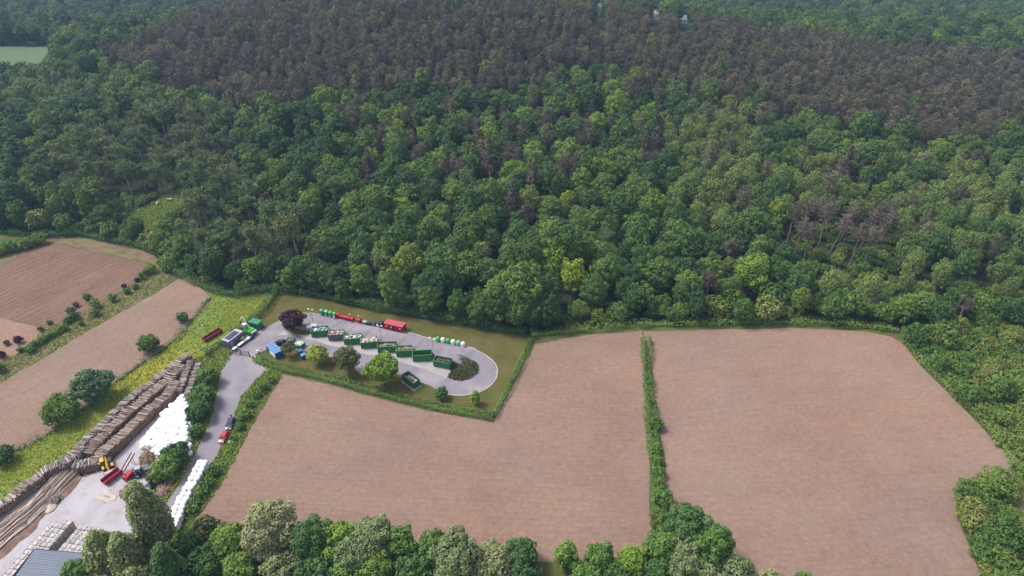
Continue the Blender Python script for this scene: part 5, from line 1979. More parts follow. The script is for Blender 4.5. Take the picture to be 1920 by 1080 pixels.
for i, p in enumerate(rowp):
    q = rowp[min(i + 1, len(rowp) - 1)] if i + 1 < len(rowp) else p + (p - rowp[i - 1])
    d = (q - p).normalized()
    nn = Vector((-d.y, d.x, 0))
    for k in (-.66, .66):
        w = p + nn * k
        lo2.append((w.x, w.y, .03))
        hi2.append((w.x + random.gauss(0, .08), w.y + random.gauss(0, .08), 1.1))
bags(lo2, 'white bag of firewood in the lower layer of the roadside row', 'lower layer of the roadside bag row')
bags(hi2, 'white bag of firewood in the upper layer of the roadside row', 'upper layer of the roadside bag row')
for i, (x, y) in enumerate([(579, 617), (586, 616.5), (591, 614.5), (585.5, 612.5), (592, 618)]):
    v = P(x, y)
    o = link('rubble_bag', BAGS[i], None, (v.x, v.y, 0.08), i, 1.05 if i < 3 else .8)
    tag(o, ['white bag nearest the purple tree', 'white bag in front of the pile beside the purple tree', 'tall white bag at the right end of the pile beside the purple tree', 'small white bag at the back of the pile beside the purple tree', 'small white bag touching the first open container'][i], 'bag', 'white bags beside the purple tree')


# crates of split firewood
def crate_meshes():
    f = MB()
    for x in (-.5, .44):
        for y in (-.5, .44):
            f.box(x, x + .06, y, y + .06, .12, 1.02)
    for z in (.2, .42, .64, .86):
        for s in (-.53, .502):
            f.box(-.53, .53, s, s + .028, z, z + .12)
            f.box(s, s + .028, -.5, .5, z, z + .12)
    for y in (-.5, -.05, .4):
        f.box(-.53, .53, y, y + .1, 0, .118)
    w = []
    for k in range(3):
        rs = random.Random(k + 50)
        m = MB()
        m.box(-.49, .49, -.49, .49, .13, .9)
        for i in range(26):
            c = Vector((rs.uniform(-.36, .36), rs.uniform(-.36, .36), .92 + rs.uniform(0, .1)))
            M = Matrix.Translation(c) @ Matrix.Rotation((i % 2) * 1.57 + rs.gauss(0, .3), 4, 'Z') @ Matrix.Rotation(rs.gauss(0, .2), 4, 'X')
            m.box(-.17, .17, -.05, .05, -.05, .05, 0, M, 0, .03)
        me = m.mesh('firewood', MT['crate_wood'])
        a = me.attributes.new('tint', 'FLOAT', 'FACE')
        a.data.foreach_set('value', [rs.random() * .35 for _ in range(len(me.polygons) // 6) for _q in range(6)])
        w.append(me)
    return f.mesh('crate', MT['crate_slat']), w


MT['crate_wood'] = wood_mat('crate_firewood', [(0, (.48, .43, .42)), (.5, (.64, .6, .6)), (1, (.78, .75, .76))])
MT['crate_slat'] = plain('crate_slat', (.42, .36, .33), .85, .25, 3)
CR, FW = crate_meshes()
a = P(147.5, 992)
b = P(112.5, 1033)
d1 = (b - a).normalized()
d2 = Vector((d1.y, -d1.x, 0))
if d2.x > 0:
    d2 = -d2
rzc = math.atan2(d1.y, d1.x)
rs = random.Random(5)
for blk, cols, rows, tiers, off, lb in ((0, range(0, 4), range(0, 15), 3, 0, 'in the tall left-hand crate block'), (1, range(0, 2), range(4, 17), 2, 4, 'in the low row beside the tall block'), (2, range(0, 5), range(0, 12), 2, -6.1, 'in the right-hand crate block under the trees')):
    for c in cols:
        for r in rows:
            nt_ = tiers
            if blk == 1:
                nt_ = rs.choice((1, 2, 2)) if c == 0 else rs.choice((0, 1, 1))
            if blk == 0 and r == 0 and c > 1:
                nt_ = 2
            for k in range(nt_):
                hid = blk == 0 and k < tiers - 1 and 0 < c < 3 and r > 0
                if hid:
                    continue
                p = a + d1 * (.6 + r * 1.13 + (c % 2) * .05) + d2 * (.6 + (c + off) * 1.13)
                lab = 'slatted firewood crate ' + (('on the top tier ' if k == nt_ - 1 else 'on a lower tier ') + lb)
                o = thing('firewood_crate', lab, 'crate', (p.x + rs.gauss(0, .03), p.y + rs.gauss(0, .03), .03 + k * 1.04), rzc + rs.gauss(0, .02), 'firewood crates ' + lb + (' top' if k == nt_ - 1 else ' below'))
                link('crate', CR, o)
                link('firewood', FW[rs.randrange(3)], o)


# shed with a ribbed blue-grey roof
MT['roof_blue'] = plain('roof_sheet', (.115, .135, .185), .5, .1, .6)
MT['shed_wall'] = plain('shed_wall', (.2, .2, .21), .7, .15, 1)
ZR = 5.2
A, B = P(64, 1030, ZR), P(140, 1036.5, ZR)
dx = (B - A).normalized()
dyv = Vector((dx.y, -dx.x, 0))
t = thing('shed', 'shed with ribbed blue-grey metal roof at the bottom left corner', 'shed', (A.x, A.y, 0), math.atan2(dx.y, dx.x))
ln = (B - A).length + 5
dep = 17.0
MB().box(.4, ln - .4, -dep + .4, -.4, 0, ZR - .95).build('wall', MT['shed_wall'], t)
for k in range(17):
    y1 = -k * dep / 17
    y0 = -(k + 1) * dep / 17 + .02
    z1, z0 = ZR - k * .05, ZR - (k + 1) * .05
    m = MB()
    m.loft([[(0, y0, z0 - .1), (ln, y0, z0 - .1), (ln, y1, z1 - .1), (0, y1, z1 - .1)], [(0, y0, z0), (ln, y0, z0), (ln, y1, z1), (0, y1, z1)]])
    for q in (.0, .33, .66):
        yy = y0 + (y1 - y0) * q
        zz = z0 + (z1 - z0) * q
        m.box(0, ln, yy, yy + .1, zz + .002, zz + .06, ty=.02)
    m.build('roof_sheet', MT['roof_blue'], t)
MB().box(-.1, -.002, -dep - .1, .1, ZR - 1.0, ZR + .08).build('verge_trim', MT['dark_grey'], t)
MB().box(-.1, ln + .1, .002, .12, ZR - .3, ZR + .1).build('ridge_trim', MT['dark_grey'], t)


# telehandler
def telehandler():
    a, b = P(200, 862), P(206, 884)
    t = thing('telehandler', 'yellow telehandler with a bucket of firewood in the timber yard', 'telehandler', (*((a + b) / 2).xy, .03), math.atan2((b - a).y, (b - a).x))
    MB().box(-2.2, 1.9, -.75, .75, .6, 1.15, ty=.05).build('chassis', MT['dark_grey'], t, bevel=.05)
    eng = MB()
    eng.loft([[(-1.9, .25, 1.152), (.8, .25, 1.152), (.8, 1.15, 1.152), (-1.9, 1.15, 1.152)], [(-1.85, .3, 1.75), (.5, .3, 1.7), (.5, 1.1, 1.6), (-1.85, 1.1, 1.65)]])
    eng.build('engine_cover', MT['dark_grey'], t, bevel=.05)
    cab = MB().box(-.9, .7, -1.2, -.3, 1.152, 2.35, tx=.12, ty=.05).build('cab', MT['glass'], t)
    MB().box(-.86, .66, -1.22, -.28, 2.352, 2.47, tx=.06, ty=.05).build('cab_roof', MT['yellow'], cab)
    MB().tube([(-2.1, 0, 2.0), (1.8, 0, 1.75), (3.0, 0, 1.0)], [.28, .25, .22], 4).build('boom', MT['yellow'], t)
    MB().box(-2.5, -2.202, -.8, .8, .7, 1.9).build('counterweight', MT['yellow'], t)
    MB().box(-2.2, -1.2, -1.15, -.2, 1.16, 1.5).build('rear_deck', MT['yellow'], t)
    for s in (-1, 1):
        for x in (-1.5, 1.45):
            wheel(t, x, s * 1.0, .58, .42)
            MB().box(x - .6, x + .6, s * 1.0 - .25, s * 1.0 + .25, 1.17, 1.23).build('mudguard', MT['yellow'], t)
    bk = MB()
    bk.loft([[(3.0, -1.25, .25), (3.1, -1.25, 1.15), (3.2, -1.25, 1.15), (4.05, -1.25, .22)], [(3.0, 1.25, .25), (3.1, 1.25, 1.15), (3.2, 1.25, 1.15), (4.05, 1.25, .22)]])
    bk = bk.build('bucket', MT['galv'], t)
    ld = MB()
    chunks(ld, 40, 3.15, 3.9, -1.1, 1.1, .85, (.2, .4), 1, .25, 4)
    ld.build('firewood', MT['crate_wood'], bk)


telehandler()


# red splitter line: long feed trough and raised conveyor
o, rz, ln = frame((199, 912), (232, 887))
t = thing('log_feeder', 'long bright red log feeder trough beside the poplar tip', 'machine', (o.x, o.y, .03), rz)
m = MB()
m.box(0, ln, -.2, .0, .5, 1.5).box(0, ln, 1.4, 1.6, .5, 1.5).box(0, ln, .001, 1.399, .5, .62)
m.build('trough', MT['red'], t)
for x in (.5, ln * .5, ln - .7):
    MB().box(x, x + .15, -.15, .0, 0, .498).box(x, x + .15, 1.4, 1.55, 0, .498).build('leg', MT['red_rust'], t)
for k in range(9):
    x = .4 + k * (ln - .8) / 8
    MB().tube([(x, .05, .78), (x, 1.35, .78)], [.09, .09], 8).build('roller', MT['dark_grey'], t)
o, rz, ln = frame((233, 889), (257, 864))
t = thing('conveyor', 'narrow dark red conveyor rising towards the firewood heap', 'conveyor', (o.x, o.y, .03), rz)
z0, z1 = 1.0, 2.7
m = MB()
for y in (-.45, .4):
    m.loft([[(0, y, z0), (0, y + .12, z0), (0, y + .12, z0 + .35), (0, y, z0 + .35)], [(ln, y, z1), (ln, y + .12, z1), (ln, y + .12, z1 + .35), (ln, y, z1 + .35)]])
m.build('frame', MT['red_rust'], t)
MB().loft([[(0, -.328, z0 + .1), (0, .398, z0 + .1), (0, .398, z0 + .15), (0, -.328, z0 + .15)], [(ln, -.328, z1 + .1), (ln, .398, z1 + .1), (ln, .398, z1 + .15), (ln, -.328, z1 + .15)]]).build('belt', MT['galv'], t)
for x, z in ((.6, z0), (ln * .75, z0 + (z1 - z0) * .75)):
    MB().tube([(x, -.4, 0), (x, -.4, z + .02)], [.06, .06], 6).tube([(x, .45, 0), (x, .45, z + .02)], [.06, .06], 6).build('leg', MT['red_rust'], t)
v = P(243, 897)
t = thing('log_splitter', 'red log splitter engine between feeder and conveyor', 'machine', (v.x, v.y, .03), rz)
MB().box(-1.2, 1.2, -.8, .8, .5, 1.6, tx=.15, ty=.1).build('housing', MT['red'], t, bevel=.05)
MB().tube([(-.5, 0, 1.602), (-.5, 0, 2.2)], [.09, .09], 8).build('exhaust', MT['dark_grey'], t)
for s in (-1, 1):
    wheel(t, -.6, s * .75, .4, .25)
v = P(268, 889)
t = thing('tractor', 'dusty grey tractor parked among scrap behind the firewood heap', 'tractor', (v.x, v.y, .03), R(20))
MB().box(.3, 2.4, -.42, .42, .9, 1.6, tx=.1, ty=.06).build('bonnet', MT['grey_steel'], t, bevel=.05)
MB().box(-1.6, .28, -.5, .5, .7, 1.15).build('chassis', MT['dark_grey'], t)
cab = MB().box(-1.2, .2, -.7, .7, 1.152, 2.5, tx=.12, ty=.1).build('cab', MT['glass'], t)
MB().box(-1.2, .15, -.68, .68, 2.502, 2.62, tx=.05, ty=.05).build('cab_roof', MT['galv'], cab)
for s in (-1, 1):
    wheel(t, -.9, s * .95, .75, .42)
    wheel(t, 1.8, s * .75, .48, .3)


def mound(name, px, h, mat, label, cat, seed=1, pieces=None, kind=None):
    """heap with an uneven outline"""
    w = dense(PP(px), .7, True, .3, True, seed)
    c = sum(w, Vector()) / len(w)
    rs = random.Random(seed)
    m = MB()
    rings = []
    for k, u in enumerate((0, .22, .5, .78, .95)):
        z = h * (1 - (1 - u) ** 1.7)
        rings.append([(p.x + (c.x - p.x) * u + rs.gauss(0, .08), p.y + (c.y - p.y) * u + rs.gauss(0, .08), (0.0 if k == 0 else .03 + z * rs.uniform(.85, 1.12))) for p in w])
    m.loft(rings, 0, True)
    o = m.build(name, mat, None, True)
    tag(o, label, cat, None, kind)
    if pieces:
        n, size, mt, nm = pieces
        q = MB()
        for _ in range(n):
            u = rs.random() ** .6
            p = rs.choice(w)
            z = .05 + h * (1 - u ** 1.7)
            cc = Vector((c.x + (p.x - c.x) * u, c.y + (p.y - c.y) * u, z))
            M = Matrix.Translation(cc) @ Matrix.Rotation(rs.uniform(0, 6.28), 4, 'Z') @ Matrix.Rotation(rs.gauss(0, .4), 4, 'Y')
            l = rs.uniform(*size)
            q.box(-l / 2, l / 2, -.07, .07, -.06, .06, 0, M, 0, .03)
        me = q.mesh(nm, mt)
        a_ = me.attributes.new('tint', 'FLOAT', 'FACE')
        tv = [rs.random() for _ in range(len(me.polygons) // 6)]
        a_.data.foreach_set('value', [x for x in tv for _ in range(6)])
        oo = link(nm, me, o)
        oo['kind'] = 'stuff'
    return o


mound('sawdust_heap', [(176, 937), (184, 928), (193, 927), (198, 917), (209, 919), (214, 927), (222, 930), (219, 938), (204, 939), (198, 945), (186, 940)], .16, MT['sawdust'], 'pale heap of sawdust beside the red feeder', 'sawdust', 3)
mound('sawdust_heap', [(86, 960), (92, 945), (104, 936), (110, 945), (100, 958), (90, 966)], .6, MT['sawdust'], 'small tan sawdust heap at the end of the upper pole heap', 'sawdust', 4)
mound('brushwood_heap', [(92, 948), (98, 932), (112, 928), (118, 936), (108, 948)], 1.0, MT['bark_ground'], 'low brown brushwood heap beside the upper pole heap', 'brushwood', 5, (120, (.5, 1.4), MT['log_bark'], 'twigs'))
mound('firewood_heap', [(262, 868), (266, 852), (280, 842), (291, 848), (292, 862), (280, 872), (268, 876)], 1.6, MT['bark_ground'], 'heap of orange split firewood below the white bags', 'firewood', 6, (420, (.3, .55), MT['split_wood'], 'split_logs'))
mound('firewood_heap', [(292, 930), (300, 908), (318, 900), (326, 908), (312, 930), (298, 944)], .9, MT['bark_ground'], 'low brown heap of bark and split wood beside the road', 'firewood', 7, (420, (.3, .6), MT['split_wood'], 'split_logs'))
mound('scrap_heap', [(250, 888), (256, 876), (276, 870), (294, 876), (296, 888), (282, 896), (262, 896)], 1.1, MT['bark_ground'], 'grey heap of offcuts round the parked tractor', 'offcuts', 8, (260, (.4, 1.2), MT['log_bark'], 'offcuts'))
mound('firewood_heap', [(224, 928), (232, 914), (246, 912), (250, 926), (238, 940)], .8, MT['bark_ground'], 'brown firewood heap at the foot of the red feeder', 'firewood', 9, (160, (.3, .6), MT['split_wood'], 'split_logs'))

# ------------------------------------------------------------------ trees, bushes and hedges planted one by one
def own_tree(name, mat, foot, H, rad, label, cat='tree', crown=.8, k=26, leaf=.42, lobe=(.3, .46), dens=1.7, zmin=-.6, bark='bark', flat=.95, trunk=.16, group=None, shape=None):
    """a tree with its own crown"""
    ch = H * crown
    C, N, S, Tn, L, lr = lobes_crown(np.array([0, 0, H - ch / 2]), (rad * .95, rad * .95 * RNG.uniform(.9, 1.1), ch / 2 * .92), int(k * 1.5), (lobe[0] * .75, lobe[1] * .85), leaf, dens, zmin, flat, fill=.35, shape=shape)
    z = foot.z if foot.z else 0.0
    o = thing(name, label, cat, (foot.x, foot.y, z), 0, group)
    wood(H, trunk, L, max(.1, 1 - crown), .7, 8).build('trunk', MT[bark], o)
    link('crown', quads_mesh('crown', C, N, S, Tn, [MT[mat]]), o)
    return o


def px_m(y):
    """pixels per metre across the view on the ground at photo row y"""
    v = P(960, y)
    return F / (v.y * _cs + CAM_H * _sn)


def tree_px(name, mat, cx, cy, rpx, label, hk=2.0, **kw):
    """crown centre and radius as surveyed; height = hk x radius"""
    r = rpx / px_m(cy + rpx * .6)
    H = hk * r
    v = P(cx, cy, H * .52)
    return own_tree(name, mat, Vector((v.x, v.y, 0)), H, r, label, **kw)


# inside the recycling yard
tree_px('copper_tree', 'leaf_purple', 549, 600, 23, 'dark purple-leaved tree in the western bed of the recycling yard', 1.75, k=30, crown=.85)
tree_px('lime_tree', 'leaf_lime_pale', 595, 665, 20, 'pale yellow-green round tree left of the olive-brown one in the yard', 2.1, k=30, leaf=.4)
tree_px('lime_tree', 'leaf_bright', 717, 694, 33, 'largest bright green round tree in the recycling yard', 2.1, k=46, leaf=.5, lobe=(.24, .38))
tree_px('ash_tree', 'leaf_olive', 650, 676, 23, 'dull olive tree between the pale lime tree and the large bright one', 2.5, k=32, leaf=.36, dens=1.4)
tree_px('small_tree', 'leaf_olive', 540, 655, 16, 'small olive tree beside the blue press container', 2.0, k=20, leaf=.36, dens=1.4, crown=.7)
tree_px('round_shrub', 'leaf_dark', 827, 737, 13, 'dark green rounded shrub beside the lane bend', 2.1, k=18, leaf=.36, cat='shrub', crown=.95)
tree_px('column_tree', 'leaf_bright', 891, 745, 8.5, 'slim bright green column-shaped tree near the hedge corner', 4.0, k=18, leaf=.34, crown=.97, lobe=(.4, .6))
tree_px('orange_bush', 'leaf_orange', 622, 675, 8, 'small orange bush between two trees in the yard', 1.6, k=10, leaf=.3, cat='shrub', crown=.95)
# road and timber yard
for x, y, r, m, lb in [(389, 704, 21, 'leaf_mid', 'topmost round green bush between log stack and road'), (377, 742, 24, 'leaf_mid', 'large green bush on the road edge beside the upper white bags'),
                       (372, 772, 22, 'leaf_dark', 'dark green bush on the road edge left of the dark blue car'), (368, 808, 16, 'leaf_shrub', 'small light bush on the road edge below the dark one'),
                       (327, 850, 24, 'leaf_dark', 'dark green tree at the lower end of the white bag heap'), (308, 877, 25, 'leaf_mid', 'bright green tree between white bags and road bend'),
                       (288, 893, 14, 'leaf_olive', 'yellowish bush beside the parked tractor')]:
    tree_px('roadside_bush', m, x, y, r, lb, 1.8, cat='shrub', crown=.95, k=28, leaf=.42)
for i, (x, y, r, m) in enumerate([(508, 712, 9, 'leaf_shrub'), (492, 726, 11, 'leaf_shrub'), (480, 740, 10, 'leaf_hedge'), (468, 757, 9, 'leaf_hedge'), (458, 778, 13, 'leaf_mid'), (450, 800, 10, 'leaf_shrub'),
                                  (398, 884, 14, 'leaf_shrub'), (390, 905, 13, 'leaf_hedge'), (375, 922, 14, 'leaf_mid'), (366, 940, 12, 'leaf_hedge'), (357, 955, 12, 'leaf_mid'), (440, 822, 7, 'leaf_hedge')]):
    tree_px('verge_bush', m, x, y, r, ['bush at the top end of the verge hedge by the road wedge', 'second bush of the verge below the road wedge', 'low bush third down the verge', 'low bush fourth down the verge', 'wide bush right beside the dark blue car', 'bush below the dark blue car on the verge',
            'bush at the upper end of the roadside white bags', 'bush beside the roadside bags, second down', 'round bush beside the middle of the roadside bags', 'dark bush beside the roadside bags, fourth down', 'bush beside the lower roadside bags', 'tiny bush on the verge right of the red hatchback'][i],
            1.5, cat='shrub', crown=1.0, k=16, leaf=.4, zmin=-.2)
# meadow
for x, y, r, m, lb in [(171, 722, 39, 'leaf_teal', 'largest grey-green round bush between the strip field and meadow'), (113, 766, 33, 'leaf_mid', 'round green bush left of the largest meadow bush'), (277, 643, 20, 'leaf_shrub', 'round bush at the field edge above the largest one'),
                       (341, 594, 12, 'leaf_teal', 'small tree on the strip field edge near the wood'), (3, 852, 22, 'leaf_dark', 'dark bush cut by the left picture edge beside the meadow')]:
    tree_px('meadow_bush', m, x, y, r, lb, 1.7, cat='shrub', crown=.97, k=44, leaf=.46, lobe=(.22, .36))
# light green bush row at the left edge
for i, x in enumerate((-14, 3, 20, 38, 56, 72)):
    tree_px('bush', 'leaf_bright' if i % 2 else 'leaf_mid', x, 470 - i * 4.6, 15, 'light green bush in the row at the far corner of the ploughed field', 1.5, cat='shrub', crown=.98, k=18, leaf=.45, group='light green bush row above the ploughed field')
# nursery strip
NUR = [(327, 487, 6, 'leaf_dark'), (299, 492, 7, 'leaf_bright'), (311, 505, 7, 'leaf_shrub'), (285, 503, 8, 'leaf_bright'), (274, 509, 8, 'leaf_mid'), (264, 516, 7, 'leaf_bright'), (256, 524, 5, 'leaf_purple'), (232, 536, 5, 'leaf_purple'),
       (237, 545, 7, 'leaf_shrub'), (253, 537, 6, 'leaf_olive'), (210, 558, 9, 'leaf_mid'), (163, 556, 8, 'leaf_shrub'), (177, 569, 9, 'leaf_bright'), (178, 585, 9, 'leaf_shrub'), (142, 570, 6, 'leaf_shrub'), (133, 582, 9, 'leaf_teal'), (138, 592, 9, 'leaf_dark'), (126, 600, 8, 'leaf_dark'),
       (120, 613, 9, 'leaf_mid'), (152, 605, 6, 'leaf_olive'), (106, 621, 7, 'leaf_mid'), (96, 627, 7, 'leaf_mid'), (88, 633, 6, 'leaf_dark'), (78, 638, 8, 'leaf_mid'), (66, 644, 8, 'leaf_shrub'), (56, 653, 9, 'leaf_mid'), (33, 636, 9, 'leaf_purple'), (38, 655, 6, 'leaf_dark'),
       (3, 664, 8, 'leaf_purple'), (75, 616, 6, 'leaf_shrub'), (92, 604, 5, 'leaf_shrub'), (12, 642, 6, 'leaf_olive'), (0, 690, 10, 'leaf_olive')]
COLS = {'leaf_dark': 'dark green', 'leaf_bright': 'bright yellow-green', 'leaf_shrub': 'light green', 'leaf_mid': 'mid-green', 'leaf_purple': 'dark purple', 'leaf_olive': 'olive', 'leaf_teal': 'grey-green'}
for i, (x, y, r, m) in enumerate(NUR):
    tree_px('nursery_shrub', m, x, y, r, COLS[m] + ' young shrub in the planted strip between ploughed and strip fields', 2.3 if m == 'leaf_bright' else 1.8, cat='shrub', crown=.97, k=12, leaf=.36, lobe=(.34, .5), group=COLS[m] + ' shrubs of the planted strip')
# dividing hedge bushes
for i, (x, y, r, m) in enumerate([(1230, 793, 15, 'leaf_shrub'), (1227, 838, 12, 'leaf_mid'), (1233, 862, 12, 'leaf_shrub'), (1234, 885, 14, 'leaf_shrub'), (1242, 932, 22, 'leaf_mid'), (1236, 905, 13, 'leaf_shrub'), (1221, 752, 8, 'leaf_hedge'), (1217, 715, 7, 'leaf_hedge'), (1238, 975, 20, 'leaf_shrub')]):
    tree_px('hedge_bush', m, x, y, r, 'round bush growing out of the dividing hedge, ' + ['the topmost large one', 'the small one below the topmost', 'third large one down', 'fourth large one down', 'the largest, near its lower end', 'fifth one down', 'a small one in its upper half', 'a tiny one near its top', 'the lowest one above the big trees'][i], 1.6, cat='shrub', crown=1.0, k=18, leaf=.42, zmin=-.2)
# front row along the bottom of the picture: (top x, top y, height, crown radius, leaf, label)
FRONT = [('poplar_tree', 244, 888, 25, 4.4, 'leaf_poplar', 'tall dark poplar rising over the timber yard road'), ('poplar_tree', 172, 986, 17, 4.6, 'leaf_poplar', 'poplar beside the crates, left of the tallest one'),
         ('poplar_tree', 214, 988, 17, 4.4, 'leaf_poplar', 'poplar between the tallest one and the crates'), ('broadleaf_tree', 132, 1046, 12, 4.2, 'leaf_mid', 'green tree overhanging the shed roof'), ('poplar_tree', 292, 1010, 16, 3.4, 'leaf_dark', 'dark tree right of the tallest poplar'),
         ('broadleaf_tree', 345, 988, 9, 3.0, 'leaf_dark', 'dark green tree at the lower end of the roadside bags'), ('broadleaf_tree', 378, 962, 8, 3.4, 'leaf_olive', 'olive tree at the lower left corner of the bare field'), ('broadleaf_tree', 425, 975, 11, 4.6, 'leaf_mid', 'mid-green tree left of the silvery willow'),
         ('willow_tree', 492, 948, 14, 6.4, 'leaf_silver', 'large silvery flowering willow at the bottom edge'), ('broadleaf_tree', 572, 972, 12, 5.0, 'leaf_dark', 'dark green tree right of the silvery willow'), ('broadleaf_tree', 627, 976, 10, 4.6, 'leaf_bright', 'yellow-green tree in the bottom row'),
         ('willow_tree', 695, 962, 13, 4.6, 'leaf_willow', 'tall grey-green willow in the bottom row'), ('broadleaf_tree', 655, 1004, 10, 4.4, 'leaf_willow', 'lower grey-green willow left of the tall one'), ('broadleaf_tree', 745, 978, 11, 3.8, 'leaf_mid', 'mid-green tree right of the tall willow'), ('broadleaf_tree', 806, 988, 10, 3.6, 'leaf_mid', 'small yellowish tree above the wide willow'),
         ('willow_tree', 850, 1000, 12, 5.6, 'leaf_willow', 'wide grey-green willow in the middle of the bottom row'), ('broadleaf_tree', 700, 1020, 9, 4.0, 'leaf_mid', 'bright green tree at the bottom below the tall willow'), ('willow_tree', 930, 1018, 9, 4.4, 'leaf_silver', 'small silvery willow before the gap in the bottom row'),
         ('broadleaf_tree', 978, 1008, 8, 4.2, 'leaf_dark', 'dark green bush left of the gap in the bottom row'), ('column_tree', 1063, 1006, 9, 2.6, 'leaf_mid', 'narrow green tree right of the gap in the bottom row'), ('broadleaf_tree', 1128, 1010, 9, 3.2, 'leaf_mid', 'round-topped green tree, second right of the gap'),
         ('broadleaf_tree', 1190, 1020, 9, 3.4, 'leaf_bright', 'yellow-green tree below the field corner'), ('broadleaf_tree', 1245, 990, 11, 3.8, 'leaf_mid', 'green tree at the foot of the dividing hedge'), ('broadleaf_tree', 1300, 940, 13, 4.8, 'leaf_dark', 'tall dark green tree at the foot of the dividing hedge'),
         ('broadleaf_tree', 1345, 980, 12, 4.6, 'leaf_mid', 'round green tree right of the tall dark one'), ('willow_tree', 1285, 1010, 10, 4.6, 'leaf_willow', 'grey-green willow in front of the tall dark tree'), ('willow_tree', 1390, 1040, 9, 3.8, 'leaf_willow', 'pale green tree at the right end of the bottom row'),
         ('willow_tree', 1450, 1066, 8, 3.2, 'leaf_silver', 'pale tree tip just showing at the bottom edge'), ('broadleaf_tree', 1800, 1078, 6, 2.2, 'leaf_mid', 'small tree tip at the bottom edge near the right scrub'), ('broadleaf_tree', 1520, 1072, 7, 3.0, 'leaf_mid', 'green tree tip at the bottom edge of the right-hand field')]
for i, (nm, x, y, H, r, m, lb) in enumerate(FRONT):
    f = by_top(x, y + 12, H)
    pop = nm == 'poplar_tree'
    sh = (lambda L, H=H: L * np.stack([np.clip(1.18 - 1.05 * L[:, 2] / H, .12, 1)] * 2 + [np.ones(len(L))], 1)) if pop else None
    own_tree(nm, m, f, H, r, lb, shape=sh, crown=.95 if not pop else .93, k=60 if pop else 48, leaf=.42, lobe=(.22, .5) if pop else (.2, .36), flat=1.5 if pop else 1.0, zmin=-.85, trunk=.25)
# second rank, only their tops in the picture
for i, (x, y, H, r, m) in enumerate([(60, 1100, 9, 4, 'leaf_mid'), (380, 1030, 9, 4.2, 'leaf_dark'), (440, 1040, 9, 4.2, 'leaf_mid'), (520, 1040, 9, 4.6, 'leaf_willow'), (590, 1040, 9, 4.6, 'leaf_dark'), (770, 1050, 9, 4.6, 'leaf_dark'), (900, 1056, 8, 4.2, 'leaf_willow'), (980, 1062, 7, 4, 'leaf_dark'),
                                     (1100, 1062, 7, 3.6, 'leaf_mid'), (1160, 1066, 7, 3.6, 'leaf_dark'), (1230, 1056, 8, 4, 'leaf_dark'), (1330, 1060, 8, 4, 'leaf_willow'), (640, 1058, 8, 4.4, 'leaf_mid'), (240, 1060, 12, 4, 'leaf_poplar'), (320, 1050, 10, 4, 'leaf_dark'), (180, 1062, 11, 4, 'leaf_poplar'), (840, 1066, 8, 4.2, 'leaf_mid')]):
    own_tree('broadleaf_tree', m, by_top(x, y, H), H, r, COLS.get(m, {'leaf_willow': 'grey-green', 'leaf_poplar': 'dull green'}.get(m, 'green')) + ' tree cut by the bottom picture edge behind the front row', crown=.97, k=30, leaf=.46, lobe=(.22, .38), zmin=-.85, group=m[5:] + ' trees cut by the bottom edge')


def scrub_fill(polys, kinds, label, group, seed, spacing=3.0):
    rs = np.random.default_rng(seed)
    n = 0
    for poly in polys:
        w = [(p.x, p.y) for p in PP(poly)]
        x0, x1 = min(p[0] for p in w), max(p[0] for p in w)
        y0, y1 = min(p[1] for p in w), max(p[1] for p in w)
        y = y0
        while y < y1:
            x = x0 + rs.uniform(0, spacing)
            while x < x1:
                qx, qy = x + rs.normal(0, .5), y + rs.normal(0, .5)
                if inpoly([qx], [qy], w)[0]:
                    k = kinds[rs.integers(len(kinds))]
                    s = rs.uniform(.6, 1.15)
                    put_tree(k, int(rs.integers(99)), (qx, qy, -.05), rs.uniform(0, 6.28), (s, s, s * rs.uniform(.7, 1.05)), label, group)
                    n += 1
                x += spacing
            y += spacing * .86
    return n


n1 = scrub_fill([[(1696, 640), (1760, 610), (1990, 590), (1990, 860), (1905, 880), (1893, 858), (1864, 816), (1795, 746), (1730, 680)]], ['shrub', 'shrub', 'small', 'shrub'], 'low green bush in the scrub right of the right-hand field', 'bushes of the right-hand scrub', 3, 3.3)
n2 = scrub_fill([[(1918, 890), (1990, 870), (1990, 975), (1945, 930)]], ['shrub'], 'low bush between field track and right picture edge', 'bushes right of the field track', 4, 3.0)
n3 = scrub_fill([[(1800, 912), (1850, 896), (1868, 904), (1900, 962), (1980, 1060), (1990, 1160), (1866, 1160), (1848, 1085), (1826, 1030), (1809, 985), (1800, 945)]], ['shrub', 'shrub', 'shrub', 'small'], 'green bush in the scrub patch at the bottom right corner', 'bushes of the bottom right scrub patch', 5, 2.7)
print('scrub', n1, n2, n3)


